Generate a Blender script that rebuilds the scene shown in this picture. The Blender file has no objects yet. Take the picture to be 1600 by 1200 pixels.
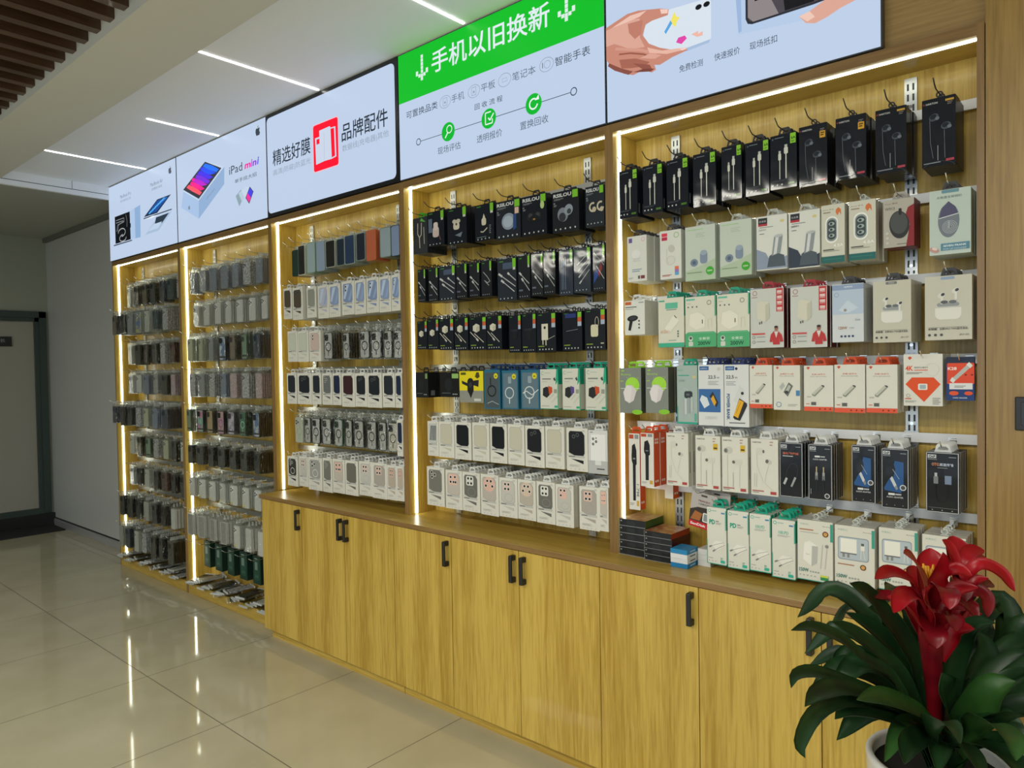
import bpy, bmesh, math, random
from mathutils import Vector, Matrix
random.seed(7)
SC = bpy.context.scene
COL = SC.collection
PI = math.pi

# ---------------------------------------------------------------- camera
cam_d = bpy.data.cameras.new('camera'); cam = bpy.data.objects.new('camera', cam_d); COL.objects.link(cam)
cam_d.sensor_width = 36.0; cam_d.lens = 1128.0156 / 1600 * 36.0; cam_d.clip_start = 0.05
RX, UX, FX = (0.75401412, 0.65664549, -0.01671536), (-0.00283256, 0.02869768, 0.99958412), (-0.6568521, 0.7536532, -0.02349845)
cam.matrix_world = Matrix(((RX[0], UX[0], -FX[0], 4.7211), (RX[1], UX[1], -FX[1], -2.3522), (RX[2], UX[2], -FX[2], 1.5885), (0, 0, 0, 1)))
SC.camera = cam
# ---------------------------------------------------------------- world, lights, exposure
w = bpy.data.worlds.new('world'); SC.world = w; w.use_nodes = True
w.node_tree.nodes['Background'].inputs[0].default_value = (0.74, 0.87, 1.0, 1)
w.node_tree.nodes['Background'].inputs[1].default_value = 1.5
SC.view_settings.view_transform = 'Standard'; SC.view_settings.look = 'None'
SC.view_settings.exposure = 0.0; SC.view_settings.gamma = 1.0; SC.view_settings.use_curve_mapping = False
LED = 9.0         # strips in the display bays
SIGN = 1.0         # backlit panels
CEIL_STRIP = 10.0
def area(name, loc, sx, sy, power, col, rot=(0, 0, 0)):
    l = bpy.data.lights.new(name, 'AREA'); l.shape = 'RECTANGLE'; l.size = sx; l.size_y = sy; l.energy = power; l.color = col
    o = bpy.data.objects.new(name, l); o.location = loc; o.rotation_euler = rot; COL.objects.link(o); return o
# unseen area lamps added below the slatted ceiling to light the room
for i, (lx, ly) in enumerate([(2.4, -3.6), (4.8, -3.6), (7.2, -3.6), (-1.0, -5.4), (2.4, -5.4), (4.8, -5.4)]):
    area('added_room_light', (lx, ly, 3.0), 1.2, 0.3, 64.0, (1.0, 0.965, 0.84))

# ---------------------------------------------------------------- materials
MATS = {}
def lin(h):
    if not isinstance(h, str): return (*h[:3], 1)
    h = h.lstrip('#'); c = [int(h[i:i+2], 16) / 255 for i in (0, 2, 4)]
    return (*[(x / 12.92 if x <= 0.04045 else ((x + 0.055) / 1.055) ** 2.4) for x in c], 1)
def base_mat(name, col=(0.8, 0.8, 0.8), rough=0.5, metal=0.0, coat=0.0, spec=0.5):
    m = bpy.data.materials.new(name); m.use_nodes = True; b = m.node_tree.nodes['Principled BSDF']
    b.inputs['Base Color'].default_value = lin(col); b.inputs['Roughness'].default_value = rough
    b.inputs['Metallic'].default_value = metal; b.inputs['Coat Weight'].default_value = coat
    b.inputs['Coat Roughness'].default_value = 0.06; b.inputs['Specular IOR Level'].default_value = spec
    return m, m.node_tree, b
def nd(t, kind, **kw):
    n = t.nodes.new(kind)
    for k, v in kw.items():
        if k in n.inputs: n.inputs[k].default_value = v
        else: setattr(n, k, v)
    return n
def card(col, rough=0.45):
    k = ('card', col, rough)
    if k not in MATS: MATS[k] = base_mat('card', col, rough, spec=0.3)[0]
    return MATS[k]
def film(col):
    'printed card under shiny shrink film'
    k = ('film', col)
    if k not in MATS:
        m, t, b = base_mat('shrink_wrapped_card', col, 0.6, 0, 0.38, 0.2)
        tc = nd(t, 'ShaderNodeTexCoord'); mp = nd(t, 'ShaderNodeMapping'); mp.inputs['Scale'].default_value = (9, 9, 4)
        oi = nd(t, 'ShaderNodeObjectInfo'); ad = nd(t, 'ShaderNodeVectorMath', operation='ADD')
        n = nd(t, 'ShaderNodeTexNoise'); n.inputs['Scale'].default_value = 1.0; n.inputs['Detail'].default_value = 1; n.inputs['Distortion'].default_value = 0.8
        bp = nd(t, 'ShaderNodeBump'); bp.inputs['Strength'].default_value = 0.12; bp.inputs['Distance'].default_value = 0.02
        L = t.links.new; L(tc.outputs['Object'], mp.inputs[0]); L(mp.outputs[0], ad.inputs[0]); L(oi.outputs['Location'], ad.inputs[1]); L(ad.outputs[0], n.inputs['Vector'])
        L(n.outputs[0], bp.inputs['Height']); L(bp.outputs[0], b.inputs['Coat Normal'])
        MATS[k] = m
    return MATS[k]
def emit(col, s):
    k = ('emit', col, s)
    if k not in MATS:
        m, t, b = base_mat('glowing_' + ('print' if s < 3 else 'diffuser'), (0.0, 0.0, 0.0), 0.45, spec=0.12)
        b.inputs['Emission Color'].default_value = lin(col); b.inputs['Emission Strength'].default_value = s
        MATS[k] = m
    return MATS[k]
def simple(name, col, rough=0.5, metal=0.0, coat=0.0):
    k = (name, col, rough)
    if k not in MATS: MATS[k] = base_mat(name, col, rough, metal, coat)[0]
    return MATS[k]
def wood(name, light, dark, axis='Z', rough=0.35, scale=1.0):
    m, t, b = base_mat(name, light, rough, 0, 0.1)
    tc = nd(t, 'ShaderNodeTexCoord'); mp = nd(t, 'ShaderNodeMapping'); L = t.links.new
    sc = {'Z': (1, 1, 0.045), 'X': (0.045, 1, 1), 'Y': (1, 0.045, 1)}[axis]
    mp.inputs['Scale'].default_value = sc
    geo = nd(t, 'ShaderNodeNewGeometry'); L(geo.outputs['Position'], mp.inputs[0])
    n1 = nd(t, 'ShaderNodeTexNoise'); n1.inputs['Scale'].default_value = 140 * scale; n1.inputs['Detail'].default_value = 4; n1.inputs['Distortion'].default_value = 0.4
    n2 = nd(t, 'ShaderNodeTexNoise'); n2.inputs['Scale'].default_value = 8 * scale; n2.inputs['Detail'].default_value = 3; n2.inputs['Distortion'].default_value = 0.9
    L(mp.outputs[0], n1.inputs['Vector']); L(mp.outputs[0], n2.inputs['Vector'])
    mx = nd(t, 'ShaderNodeMath', operation='MULTIPLY_ADD'); mx.inputs[1].default_value = 0.45
    L(n1.outputs[0], mx.inputs[0]); 
    m2 = nd(t, 'ShaderNodeMath', operation='MULTIPLY'); m2.inputs[1].default_value = 0.55; L(n2.outputs[0], m2.inputs[0]); L(m2.outputs[0], mx.inputs[2])
    cr = nd(t, 'ShaderNodeValToRGB'); e = cr.color_ramp.elements
    e[0].position = 0.39; e[0].color = lin(dark); e[1].position = 0.59; e[1].color = lin(light)
    L(mx.outputs[0], cr.inputs[0]); L(cr.outputs[0], b.inputs['Base Color'])
    return m
OAK = wood('oak_board', (0.60, 0.415, 0.085), (0.40, 0.245, 0.030), 'Z')
OAKX = wood('oak_board_lengthwise', (0.56, 0.385, 0.080), (0.38, 0.235, 0.030), 'X')
EDGE = wood('oak_edge_band', (0.27, 0.155, 0.050), (0.19, 0.105, 0.032), 'Z')
EDGEX = wood('oak_edge_band_lengthwise', (0.27, 0.155, 0.050), (0.19, 0.105, 0.032), 'X')
OAKD = wood('oak_wall_board', (0.36, 0.225, 0.062), (0.23, 0.135, 0.032), 'Z', scale=0.8)
SLAT = wood('dark_walnut_slat', (0.095, 0.05, 0.028), (0.05, 0.026, 0.015), 'Y')
METAL = simple('satin_steel', (0.50, 0.51, 0.50), 0.33, 1.0)
WMETAL = simple('white_painted_metal', (0.78, 0.8, 0.82), 0.35)
CHROME = simple('chrome_wire', (0.85, 0.86, 0.84), 0.15, 1.0)
BLK = simple('black_plastic', (0.012, 0.012, 0.014), 0.4)
BLKMETAL = simple('black_wire', (0.02, 0.02, 0.022), 0.3)
DARKGAP = simple('dark_gap', (0.015, 0.014, 0.012), 0.8)
def clear_mat(name, tint, alpha, rough=0.08):
    k = (name, tint, alpha)
    if k in MATS: return MATS[k]
    m = bpy.data.materials.new(name); m.use_nodes = True; t = m.node_tree; t.nodes.clear(); L = t.links.new
    o = nd(t, 'ShaderNodeOutputMaterial'); mx = nd(t, 'ShaderNodeMixShader'); tr = nd(t, 'ShaderNodeBsdfTransparent'); tr.inputs[0].default_value = (0.96, 0.97, 0.97, 1)
    b = nd(t, 'ShaderNodeBsdfPrincipled') if alpha > .3 else nd(t, 'ShaderNodeBsdfAnisotropic'); b.inputs[0].default_value = lin(tint); b.inputs['Roughness'].default_value = rough
    n = nd(t, 'ShaderNodeTexNoise'); n.inputs['Scale'].default_value = 42; n.inputs['Detail'].default_value = 2
    g = nd(t, 'ShaderNodeNewGeometry'); L(g.outputs['Position'], n.inputs['Vector'])
    bp = nd(t, 'ShaderNodeBump'); bp.inputs['Strength'].default_value = 0.7; bp.inputs['Distance'].default_value = 0.02
    L(n.outputs[0], bp.inputs['Height']); L(bp.outputs[0], b.inputs['Normal'])
    mx.inputs[0].default_value = alpha; L(tr.outputs[0], mx.inputs[1]); L(b.outputs[0], mx.inputs[2]); L(mx.outputs[0], o.inputs[0])
    MATS[k] = m; return m
BAG = clear_mat('clear_plastic_bag', (0.95, 0.97, 0.97), 0.22, 0.12)
def speckle(a, bcol, scale=90):
    k = ('speckle', a, bcol)
    if k not in MATS:
        m, t, b = base_mat('patterned_case', a, 0.3); L = t.links.new
        g = nd(t, 'ShaderNodeNewGeometry'); n = nd(t, 'ShaderNodeTexNoise'); n.inputs['Scale'].default_value = scale; n.inputs['Detail'].default_value = 3
        cr = nd(t, 'ShaderNodeValToRGB'); e = cr.color_ramp.elements; e[0].position = .44; e[0].color = lin(a); e[1].position = .56; e[1].color = lin(bcol)
        L(g.outputs['Position'], n.inputs['Vector']); L(n.outputs[0], cr.inputs[0]); L(cr.outputs[0], b.inputs['Base Color'])
        MATS[k] = m
    return MATS[k]

# ---------------------------------------------------------------- mesh builder
class MB:
    def __init__(s): s.v = []; s.f = []; s.mi = []; s.m = []; s.sm = []
    def mid(s, m):
        if m not in s.m: s.m.append(m)
        return s.m.index(m)
    def face(s, pts, m, smooth=False):
        i = len(s.v); s.v += [tuple(p) for p in pts]; s.f.append(tuple(range(i, i + len(pts)))); s.mi.append(s.mid(m)); s.sm.append(smooth)
    def box(s, x0, x1, y0, y1, z0, z1, m, ms=None):
        'ms: optional dict of faces -x +x -y +y -z +z to other materials'
        i = len(s.v); s.v += [(x, y, z) for x in (x0, x1) for y in (y0, y1) for z in (z0, z1)]
        F = {'-x': (0, 1, 3, 2), '+x': (4, 6, 7, 5), '-y': (0, 4, 5, 1), '+y': (2, 3, 7, 6), '-z': (0, 2, 6, 4), '+z': (1, 5, 7, 3)}
        for k, f in F.items():
            s.f.append(tuple(i + q for q in f)); s.mi.append(s.mid((ms or {}).get(k, m))); s.sm.append(False)
    def prism(s, pts, y0, y1, m, mside=None):
        'outline in x,z (counter clockwise seen from -y) pushed from y0 (front) to y1'
        n = len(pts); i = len(s.v)
        s.v += [(x, y0, z) for x, z in pts] + [(x, y1, z) for x, z in pts]
        s.f.append(tuple(range(i, i + n))); s.f.append(tuple(range(i + 2 * n - 1, i + n - 1, -1)))
        s.mi += [s.mid(m)] * 2; s.sm += [False] * 2
        for k in range(n):
            j = (k + 1) % n; s.f.append((i + k, i + n + k, i + n + j, i + j)); s.mi.append(s.mid(mside or m)); s.sm.append(False)
    def zprism(s, pts, z0, z1, m):
        n = len(pts); i = len(s.v)
        s.v += [(x, y, z0) for x, y in pts] + [(x, y, z1) for x, y in pts]
        s.f.append(tuple(range(i + n - 1, i - 1, -1))); s.f.append(tuple(range(i + n, i + 2 * n))); s.mi += [s.mid(m)] * 2; s.sm += [False] * 2
        for k in range(n):
            j = (k + 1) % n; s.f.append((i + k, i + j, i + n + j, i + n + k)); s.mi.append(s.mid(m)); s.sm.append(False)
    def frame(s, outer, inner, y0, y1, m):
        'two outlines with the same number of points: a plate with a hole'
        n = len(outer); i = len(s.v)
        for y in (y0, y1):
            s.v += [(x, y, z) for x, z in outer] + [(x, y, z) for x, z in inner]
        for k in range(n):
            j = (k + 1) % n
            for q in ((i + k, i + j, i + n + j, i + n + k), (i + 2*n + k, i + 3*n + k, i + 3*n + j, i + 2*n + j), (i + k, i + 2*n + k, i + 2*n + j, i + j), (i + n + k, i + n + j, i + 3*n + j, i + 3*n + k)):
                s.f.append(q); s.mi.append(s.mid(m)); s.sm.append(False)
    def tube(s, pts, r, m, seg=6, caps=True):
        pts = [Vector(p) for p in pts]; i0 = len(s.v); up = Vector((0, 0, 1)); prev = None
        for k, p in enumerate(pts):
            d = (pts[min(k + 1, len(pts) - 1)] - pts[max(k - 1, 0)]).normalized()
            a = d.cross(up if abs(d.z) < 0.9 else Vector((1, 0, 0))).normalized() if prev is None else (prev - d * prev.dot(d)).normalized()
            prev = a; b = d.cross(a); rr = r[k] if isinstance(r, (list, tuple)) else r
            for q in range(seg):
                an = 2 * PI * q / seg; s.v.append(tuple(p + (a * math.cos(an) + b * math.sin(an)) * rr))
        for k in range(len(pts) - 1):
            for q in range(seg):
                w_ = (q + 1) % seg; a = i0 + k * seg
                s.f.append((a + q, a + w_, a + seg + w_, a + seg + q)); s.mi.append(s.mid(m)); s.sm.append(True)
        if caps:
            s.f.append(tuple(i0 + q for q in range(seg))[::-1]); s.f.append(tuple(i0 + (len(pts) - 1) * seg + q for q in range(seg))); s.mi += [s.mid(m)] * 2; s.sm += [False] * 2
    def lathe(s, prof, m, seg=40, c=(0, 0)):
        i0 = len(s.v)
        for r, z in prof:
            for q in range(seg):
                an = 2 * PI * q / seg; s.v.append((c[0] + r * math.cos(an), c[1] + r * math.sin(an), z))
        for k in range(len(prof) - 1):
            for q in range(seg):
                w_ = (q + 1) % seg; a = i0 + k * seg
                s.f.append((a + q, a + w_, a + seg + w_, a + seg + q)); s.mi.append(s.mid(m)); s.sm.append(True)
    def mesh(s, name):
        me = bpy.data.meshes.new(name); me.from_pydata(s.v, [], s.f)
        for m in s.m: me.materials.append(m)
        me.polygons.foreach_set('material_index', s.mi); me.polygons.foreach_set('use_smooth', s.sm); me.update(); return me
    def build(s, name, parent=None, loc=None):
        return link(name, s.mesh(name), parent, loc)
def link(name, me, parent=None, loc=None):
    o = bpy.data.objects.new(name, me); COL.objects.link(o)
    if parent is not None: o.parent = parent
    if loc is not None: o.location = loc
    return o
def tag(o, label, cat, group=None, kind=None):
    o['label'] = label; o['category'] = cat
    if group: o['group'] = group
    if kind: o['kind'] = kind
    return o
def thing(name, label, cat, loc=(0, 0, 0), group=None, rz=0.0):
    o = bpy.data.objects.new(name, None); o.empty_display_size = 0.02; COL.objects.link(o); o.location = loc; o.rotation_euler = (0, 0, rz)
    return tag(o, label, cat, group)
def struct(name, mb):
    o = mb.build(name); o['kind'] = 'structure'; return o
def bevel(o, wd=0.002, seg=2):
    b = o.modifiers.new('bevel', 'BEVEL'); b.width = wd; b.segments = seg; b.limit_method = 'ANGLE'; return o

# ---------------------------------------------------------------- flat printed artwork
TXT = {}
def text_mesh(s, bold=0.0):
    k = (s, bold)
    if k not in TXT:
        c = bpy.data.curves.new('t', 'FONT'); c.body = s; c.size = 1; c.resolution_u = 2; c.offset = bold
        o = bpy.data.objects.new('t', c); m = o.to_mesh()
        vs = [(v.co.x, v.co.y) for v in m.vertices]; fs = [tuple(p.vertices) for p in m.polygons]
        x0 = min(v[0] for v in vs); x1 = max(v[0] for v in vs); y0 = min(v[1] for v in vs); y1 = max(v[1] for v in vs)
        o.to_mesh_clear(); bpy.data.objects.remove(o); bpy.data.curves.remove(c)
        TXT[k] = ([(x - x0, y - y0) for x, y in vs], fs, x1 - x0, y1 - y0)
    return TXT[k]
class Art:
    '2D drawing in the box w x h (0..1 coordinates), laid as thin layers in front of the plane y'
    def __init__(s, mb, x0, z0, w, h, y, mat=card, unit=False):
        s.mb, s.x0, s.z0, s.w, s.h, s.y, s.mat = mb, x0, z0, w, h, y, mat; s.k = 0; s.ar = w / h
        s.step = 0.00012
    def P(s, x, y): return (s.x0 + x * s.w, s.y - s.k * s.step, s.z0 + y * s.h)
    def poly(s, pts, col):
        s.k += 1
        a = sum(pts[i][0] * pts[(i + 1) % len(pts)][1] - pts[(i + 1) % len(pts)][0] * pts[i][1] for i in range(len(pts)))
        if a < 0: pts = pts[::-1]
        s.mb.face([s.P(*p) for p in pts], s.mat(col))
    def rect(s, x0, y0, x1, y1, col): s.poly([(x0, y0), (x1, y0), (x1, y1), (x0, y1)], col)
    def rr(s, x0, y0, x1, y1, r, col, n=4):
        ry = r * s.ar; pts = []
        for cx, cy, a0 in ((x1 - r, y0 + ry, -90), (x1 - r, y1 - ry, 0), (x0 + r, y1 - ry, 90), (x0 + r, y0 + ry, 180)):
            for i in range(n + 1):
                a = math.radians(a0 + 90 * i / n); pts.append((cx + r * math.cos(a), cy + ry * math.sin(a)))
        s.poly(pts, col)
    def circ(s, cx, cy, r, col, ry=None, n=20, rot=0):
        ry = r if ry is None else ry; pts = []
        for i in range(n):
            a = 2 * PI * i / n; dx, dy = r * math.cos(a), ry * math.sin(a)
            pts.append((cx + dx * math.cos(rot) - dy * math.sin(rot), cy + (dx * math.sin(rot) + dy * math.cos(rot)) * s.ar))
        s.poly(pts, col)
    def ring(s, cx, cy, r, t, col, ry=None, n=24, a0=0, a1=360):
        s.k += 1; ry = r if ry is None else ry; m = s.mat(col); N = n
        for i in range(N):
            a = math.radians(a0 + (a1 - a0) * i / N); b = math.radians(a0 + (a1 - a0) * (i + 1) / N)
            q = [(cx + rr_ * math.cos(x), cy + rr2 * math.sin(x) * s.ar) for rr_, rr2, x in ((r, ry, a), (r, ry, b), (r - t, ry - t, b), (r - t, ry - t, a))]
            s.mb.face([s.P(*p) for p in q][::-1 if a1 < a0 else 1], m)
    def line(s, pts, t, col):
        s.k += 1; m = s.mat(col)
        for (xa, ya), (xb, yb) in zip(pts, pts[1:]):
            dx, dy = xb - xa, (yb - ya) / s.ar; L = math.hypot(dx, dy) or 1; nx, ny = -dy / L * t / 2, dx / L * t / 2 * s.ar
            s.mb.face([s.P(xa - nx, ya - ny), s.P(xb - nx, yb - ny), s.P(xb + nx, yb + ny), s.P(xa + nx, ya + ny)], m)
    def text(s, st, x, y, size, col, align='l', bold=0.0, width=None, shear=0.0, sx=1.0):
        'x,y lower left of the text; size = letter height as a fraction of h; width = total width as fraction of w'
        vs, fs, tw, th = text_mesh(st, bold); s.k += 1; m = s.mat(col)
        ky = size / th; kx = (width / tw) if width else ky / s.ar * sx
        W = tw * kx; ox = x - (W / 2 if align == 'c' else W if align == 'r' else 0)
        for f in fs: s.mb.face([s.P(ox + vs[i][0] * kx + shear * vs[i][1] * ky / s.ar, y + vs[i][1] * ky) for i in f], m)
# ================================================================ the room
FLOOR = base_mat('polished_beige_tile', (0.46, 0.43, 0.31), 0.07, 0, 0.0, 0.6)[0]
def tile_nodes():
    t = FLOOR.node_tree; b = t.nodes['Principled BSDF']; L = t.links.new
    g = nd(t, 'ShaderNodeNewGeometry'); sp = nd(t, 'ShaderNodeSeparateXYZ'); L(g.outputs['Position'], sp.inputs[0])
    ms = []
    for ax in (0, 1):
        a = nd(t, 'ShaderNodeMath', operation='MULTIPLY_ADD'); a.inputs[1].default_value = 1 / 0.8; a.inputs[2].default_value = 100.5
        f = nd(t, 'ShaderNodeMath', operation='FRACT'); s_ = nd(t, 'ShaderNodeMath', operation='SUBTRACT'); s_.inputs[1].default_value = 0.5
        ab = nd(t, 'ShaderNodeMath', operation='ABSOLUTE'); lt = nd(t, 'ShaderNodeMath', operation='LESS_THAN'); lt.inputs[1].default_value = 0.0019 / 0.8
        L(sp.outputs[ax], a.inputs[0]); L(a.outputs[0], f.inputs[0]); L(f.outputs[0], s_.inputs[0]); L(s_.outputs[0], ab.inputs[0]); L(ab.outputs[0], lt.inputs[0]); ms.append(lt)
    mx = nd(t, 'ShaderNodeMath', operation='MAXIMUM'); L(ms[0].outputs[0], mx.inputs[0]); L(ms[1].outputs[0], mx.inputs[1])
    n = nd(t, 'ShaderNodeTexNoise'); n.inputs['Scale'].default_value = 3; n.inputs['Detail'].default_value = 5; L(g.outputs['Position'], n.inputs['Vector'])
    cr = nd(t, 'ShaderNodeValToRGB'); e = cr.color_ramp.elements; e[0].position = .3; e[0].color = (0.47, 0.435, 0.295, 1); e[1].position = .7; e[1].color = (0.54, 0.50, 0.355, 1)
    L(n.outputs[0], cr.inputs[0]); mix = nd(t, 'ShaderNodeMix', data_type='RGBA'); L(mx.outputs[0], mix.inputs['Factor']); L(cr.outputs[0], mix.inputs['A']); mix.inputs['B'].default_value = (0.08, 0.07, 0.05, 1)
    L(mix.outputs['Result'], b.inputs['Base Color'])
    r = nd(t, 'ShaderNodeMath', operation='MULTIPLY_ADD'); r.inputs[1].default_value = 0.5; r.inputs[2].default_value = 0.05; L(mx.outputs[0], r.inputs[0]); L(r.outputs[0], b.inputs['Roughness'])
tile_nodes()
GREY = simple('grey_wall_panel', (0.46, 0.475, 0.47), 0.32)
OLIVE = simple('painted_wall', (0.30, 0.32, 0.27), 0.8)
CEILM = simple('matte_white_ceiling', (0.84, 0.87, 0.92), 0.7)
BEAMM = simple('beam_paint', (0.62, 0.62, 0.57), 0.7)
LOWC = simple('lower_ceiling_paint', (0.36, 0.37, 0.34), 0.7)
SILV = simple('silver_skirting', (0.5, 0.51, 0.55), 0.3, 0.6)
DOORF = simple('dark_green_door_frame', (0.035, 0.055, 0.05), 0.4)
DOORL = simple('frosted_door_leaf', (0.33, 0.32, 0.28), 0.25)

m = MB(); m.box(-4.2, 8.2, -7.2, 0.4, -0.1, 0.0, FLOOR); struct('floor', m)
m = MB()
for k in range(2): m.box(-4.0 + k * 1.15 + (0.0015 if k else 0), -2.85 + k * 1.2, 0.2, 0.4, 0, 3.02, GREY)
m.box(-4, -1.6, 0.205, 0.4, 0, 3.02, DARKGAP); struct('wall_back', m)
m = MB(); m.box(-1.65, 8.2, 0.2, 0.4, 0, 3.5, GREY); struct('wall_behind_shelves', m)
m = MB(); DY0, DY1 = -1.0, 0.173
m.box(-4.2, -4.0, DY1, 0.4, 0, 3.02, OLIVE); m.box(-4.2, -4.0, -7.2, DY0, 0, 3.02, OLIVE); m.box(-4.2, -4.0, DY0, DY1, 2.25, 3.02, OLIVE); struct('wall_left', m)
m = MB(); m.box(4.4, 8.2, 0.0, 0.2, 0, 3.126, OAKD); struct('wall_right', m)
m = MB(); m.box(8.0, 8.2, -7.2, 0.0, 0, 3.5, OLIVE); struct('wall_shop_side', m)
m = MB(); m.box(-4.0, -1.0, -7.2, -7.0, 0, 3.5, OLIVE); m.box(7.6, 8.0, -7.2, -7.0, 0, 3.5, OLIVE); m.box(-1.0, 7.6, -7.2, -7.0, 0, 0.3, OLIVE); m.box(-1.0, 7.6, -7.2, -7.0, 2.8, 3.5, OLIVE); struct('wall_front', m)
m = MB()      # unseen shop window bars; the opening was added for bluish daylight fill
for x in (-1.0, 0.7, 2.4, 4.1, 5.8, 7.55): m.box(x, x + 0.05, -7.14, -7.06, 0.3, 2.8, DOORF)
struct('added_window_1', m)
m = MB(); m.box(-1.69, 8.0, -0.78, 0.2, 3.126, 3.2, CEILM); struct('ceiling', m)
m = MB(); m.box(-4.0, -1.72, -7.0, 0.2, 3.02, 3.1, LOWC); struct('ceiling_lower', m)
m = MB(); m.box(-1.72, -1.69, -7.0, 0.2, 3.064, 3.5, CEILM); m.box(-1.72, -1.688, -7.0, 0.2, 3.02, 3.058, CEILM); m.box(-1.72, -1.70, -7, 0.2, 3.05, 3.07, DARKGAP)
for y in (-0.28, -0.94): m.box(-1.6899, -1.6895, y, y + 0.003, 3.064, 3.126, DARKGAP)
struct('trim_1', m)
m = MB(); m.box(-1.69, 8.0, -1.112, -0.766, 3.05, 3.5, BEAMM); struct('ceiling_beam', m)
m = MB(); m.box(-1.69, 8.0, -7.0, -1.112, 3.4, 3.5, simple('dark_ceiling_void', (0.01, 0.008, 0.007), 0.9)); struct('ceiling_void', m)
m = MB(); x = -1.6
while x < 7.9:
    m.box(x, x + 0.05, -7.0, -1.113, 3.085, 3.2, SLAT); x += 0.15
struct('ceiling_slats', m)
m = MB(); m.box(-4.0, -1.70, 0.188, 0.2, 0.0, 0.07, SILV); m.box(-4.0, -1.70, 0.184, 0.2, 0.012, 0.058, SILV); m.box(-4.0, -1.70, 0.197, 0.2, 0.07, 0.082, DARKGAP); struct('baseboard_back', m)
m = MB(); m.box(-4.0, -1.69, 0.17, 0.2, 2.975, 3.02, simple('dark_cornice', (0.13, 0.14, 0.12), 0.6)); struct('trim_2', m)
# door in the far wall
m = MB()
for a, b_, x in ((0.0, 0.065, -3.97), (0.055, 0.105, -3.985)):
    m.box(-4.1, x, DY1 - b_, DY1 - a, 0.14, 2.25 - a, DOORF); m.box(-4.1, x, DY0 + a, DY0 + b_, 0.14, 2.25 - a, DOORF)
    m.box(-4.1, x, DY0 + a, DY1 - a, 2.25 - b_, 2.25 - a, DOORF)
m.box(-4.1, -3.98, DY0, DY1, 0.13, 0.19, DOORF)
m.box(-4.1, -3.95, DY0, DY1 + 0.025, 0.0, 0.13, BLK)
o = struct('door_1', m)
m = MB(); m.box(-4.06, -4.02, DY0 + 0.1, DY1 - 0.1, 0.19, 2.145, DOORL); m.build('door_leaf', o)
m = MB(); m.box(-4.018, -4.004, -0.30, -0.13, 1.885, 1.985, BLK)
o = tag(m.build('door_sign'), 'small black name plate with two pale characters on the far door', 'sign')
mb = MB(); vs, fs, tw, th = text_mesh('店长')
for f in fs: mb.face([(-4.0035, -0.285 + vs[i][0] / tw * 0.10, 1.925 + vs[i][1] / th * 0.04) for i in f], card('#9a9ea0'))
mb.build('lettering', o)
m = MB(); m.box(-3.94, -3.55, -1.6, 0.165, 0.0, 0.012, simple('black_rubber_mat', (0.012, 0.013, 0.014), 0.8)); tag(m.build('door_mat'), 'black mat lying on the floor before the far door', 'mat')
# ceiling light slots
for i, (x, y0) in enumerate([(-0.9345, -0.70), (0.1904, -0.468), (1.316, -0.70), (2.438, -0.62), (3.563, -0.68), (4.688, -0.68)]):
    m = MB(); m.box(x - 0.005, x + 0.005, y0, -0.02, 3.122, 3.127, emit((1, 0.98, 0.93), CEIL_STRIP)); o = m.build('ceiling_light_strip')
    where = ['above the silver laptop panel', 'above the tablet box panel', 'above the black framed panel', 'above the left half of the green headed panel', 'above the hand holding phone panel', 'above the wooden end wall'][i]
    tag(o, 'thin white light slot in the white ceiling ' + where, 'light', 'light slots in the white ceiling')
# light switch
t = thing('light_switch', 'black square light switch on the wooden wall at the right edge', 'switch', (4.466, 0.0, 1.396))
m = MB(); m.box(0, 0.088, -0.009, 0.0, 0, 0.09, BLK); bevel(m.build('switch_plate', t), 0.003)
m = MB(); m.box(0.014, 0.074, -0.012, -0.0085, 0.014, 0.076, simple('dark_rocker', (0.02, 0.021, 0.024), 0.3)); bevel(m.build('rocker', t), 0.001)

# ================================================================ display bays
BX = [-1.692, -0.47, 0.748, 1.967, 3.182, 4.3975]
BAY = ['leftmost bay', 'second bay from left', 'middle bay', 'fourth bay', 'rightmost bay']
DEPTH = 0.182; CT = 0.862; TOPZ = 2.478
for k in range(5):
    a = BX[k] + 0.0003; b_ = BX[k + 1] - 0.0003; z0 = 0.0 if k < 2 else CT; T = 0.018
    t = thing('display_bay', 'open oak display bay, ' + ['leftmost one, full height', 'second from left, full height', 'middle one under the black framed panel', 'fourth one under the green headed panel', 'rightmost and nearest one'][k], 'shelf unit', (a, 0, z0), 'oak display bays')
    def part(nm, x0, x1, y0, y1, za, zb, mat, ms=None):
        q = MB(); q.box(x0 - a, x1 - a, y0, y1, za - z0, zb - z0, mat, ms); return q.build(nm, t)
    e = {'-y': EDGE}
    part('side_panel', a, a + T, 0, DEPTH, z0, 2.508, OAK, e); part('side_panel', b_ - T, b_, 0, DEPTH, z0, 2.508, OAK, e)
    part('back_panel', a + T, b_ - T, DEPTH - 0.009, DEPTH, z0, 2.508, OAK)
    part('top_panel', a + T, b_ - T, 0.018, DEPTH - 0.009, TOPZ, TOPZ + 0.018, OAKX)
    part('top_rail', a + T, b_ - T, 0.0, 0.018, TOPZ - 0.002, 2.508, OAKX, {'-y': EDGEX})
    if k < 2:
        part('floor_shelf', a + T, b_ - T, 0.018, DEPTH - 0.009, 0.062, 0.08, OAKX); part('plinth', a + T, b_ - T, 0.0, 0.018, 0.0, 0.08, OAKX)
# upper fascia behind and beside the backlit panels
m = MB(); m.box(BX[0], BX[5] + 0.001, 0.03, 0.195, 2.5085, 3.12, OAKX, {'-y': wood('oak_fascia', (0.40, 0.26, 0.10), (0.28, 0.175, 0.06), 'X')})
tag(m.build('upper_fascia'), 'oak board behind the backlit panels, bare at its right end', 'panel')
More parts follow.
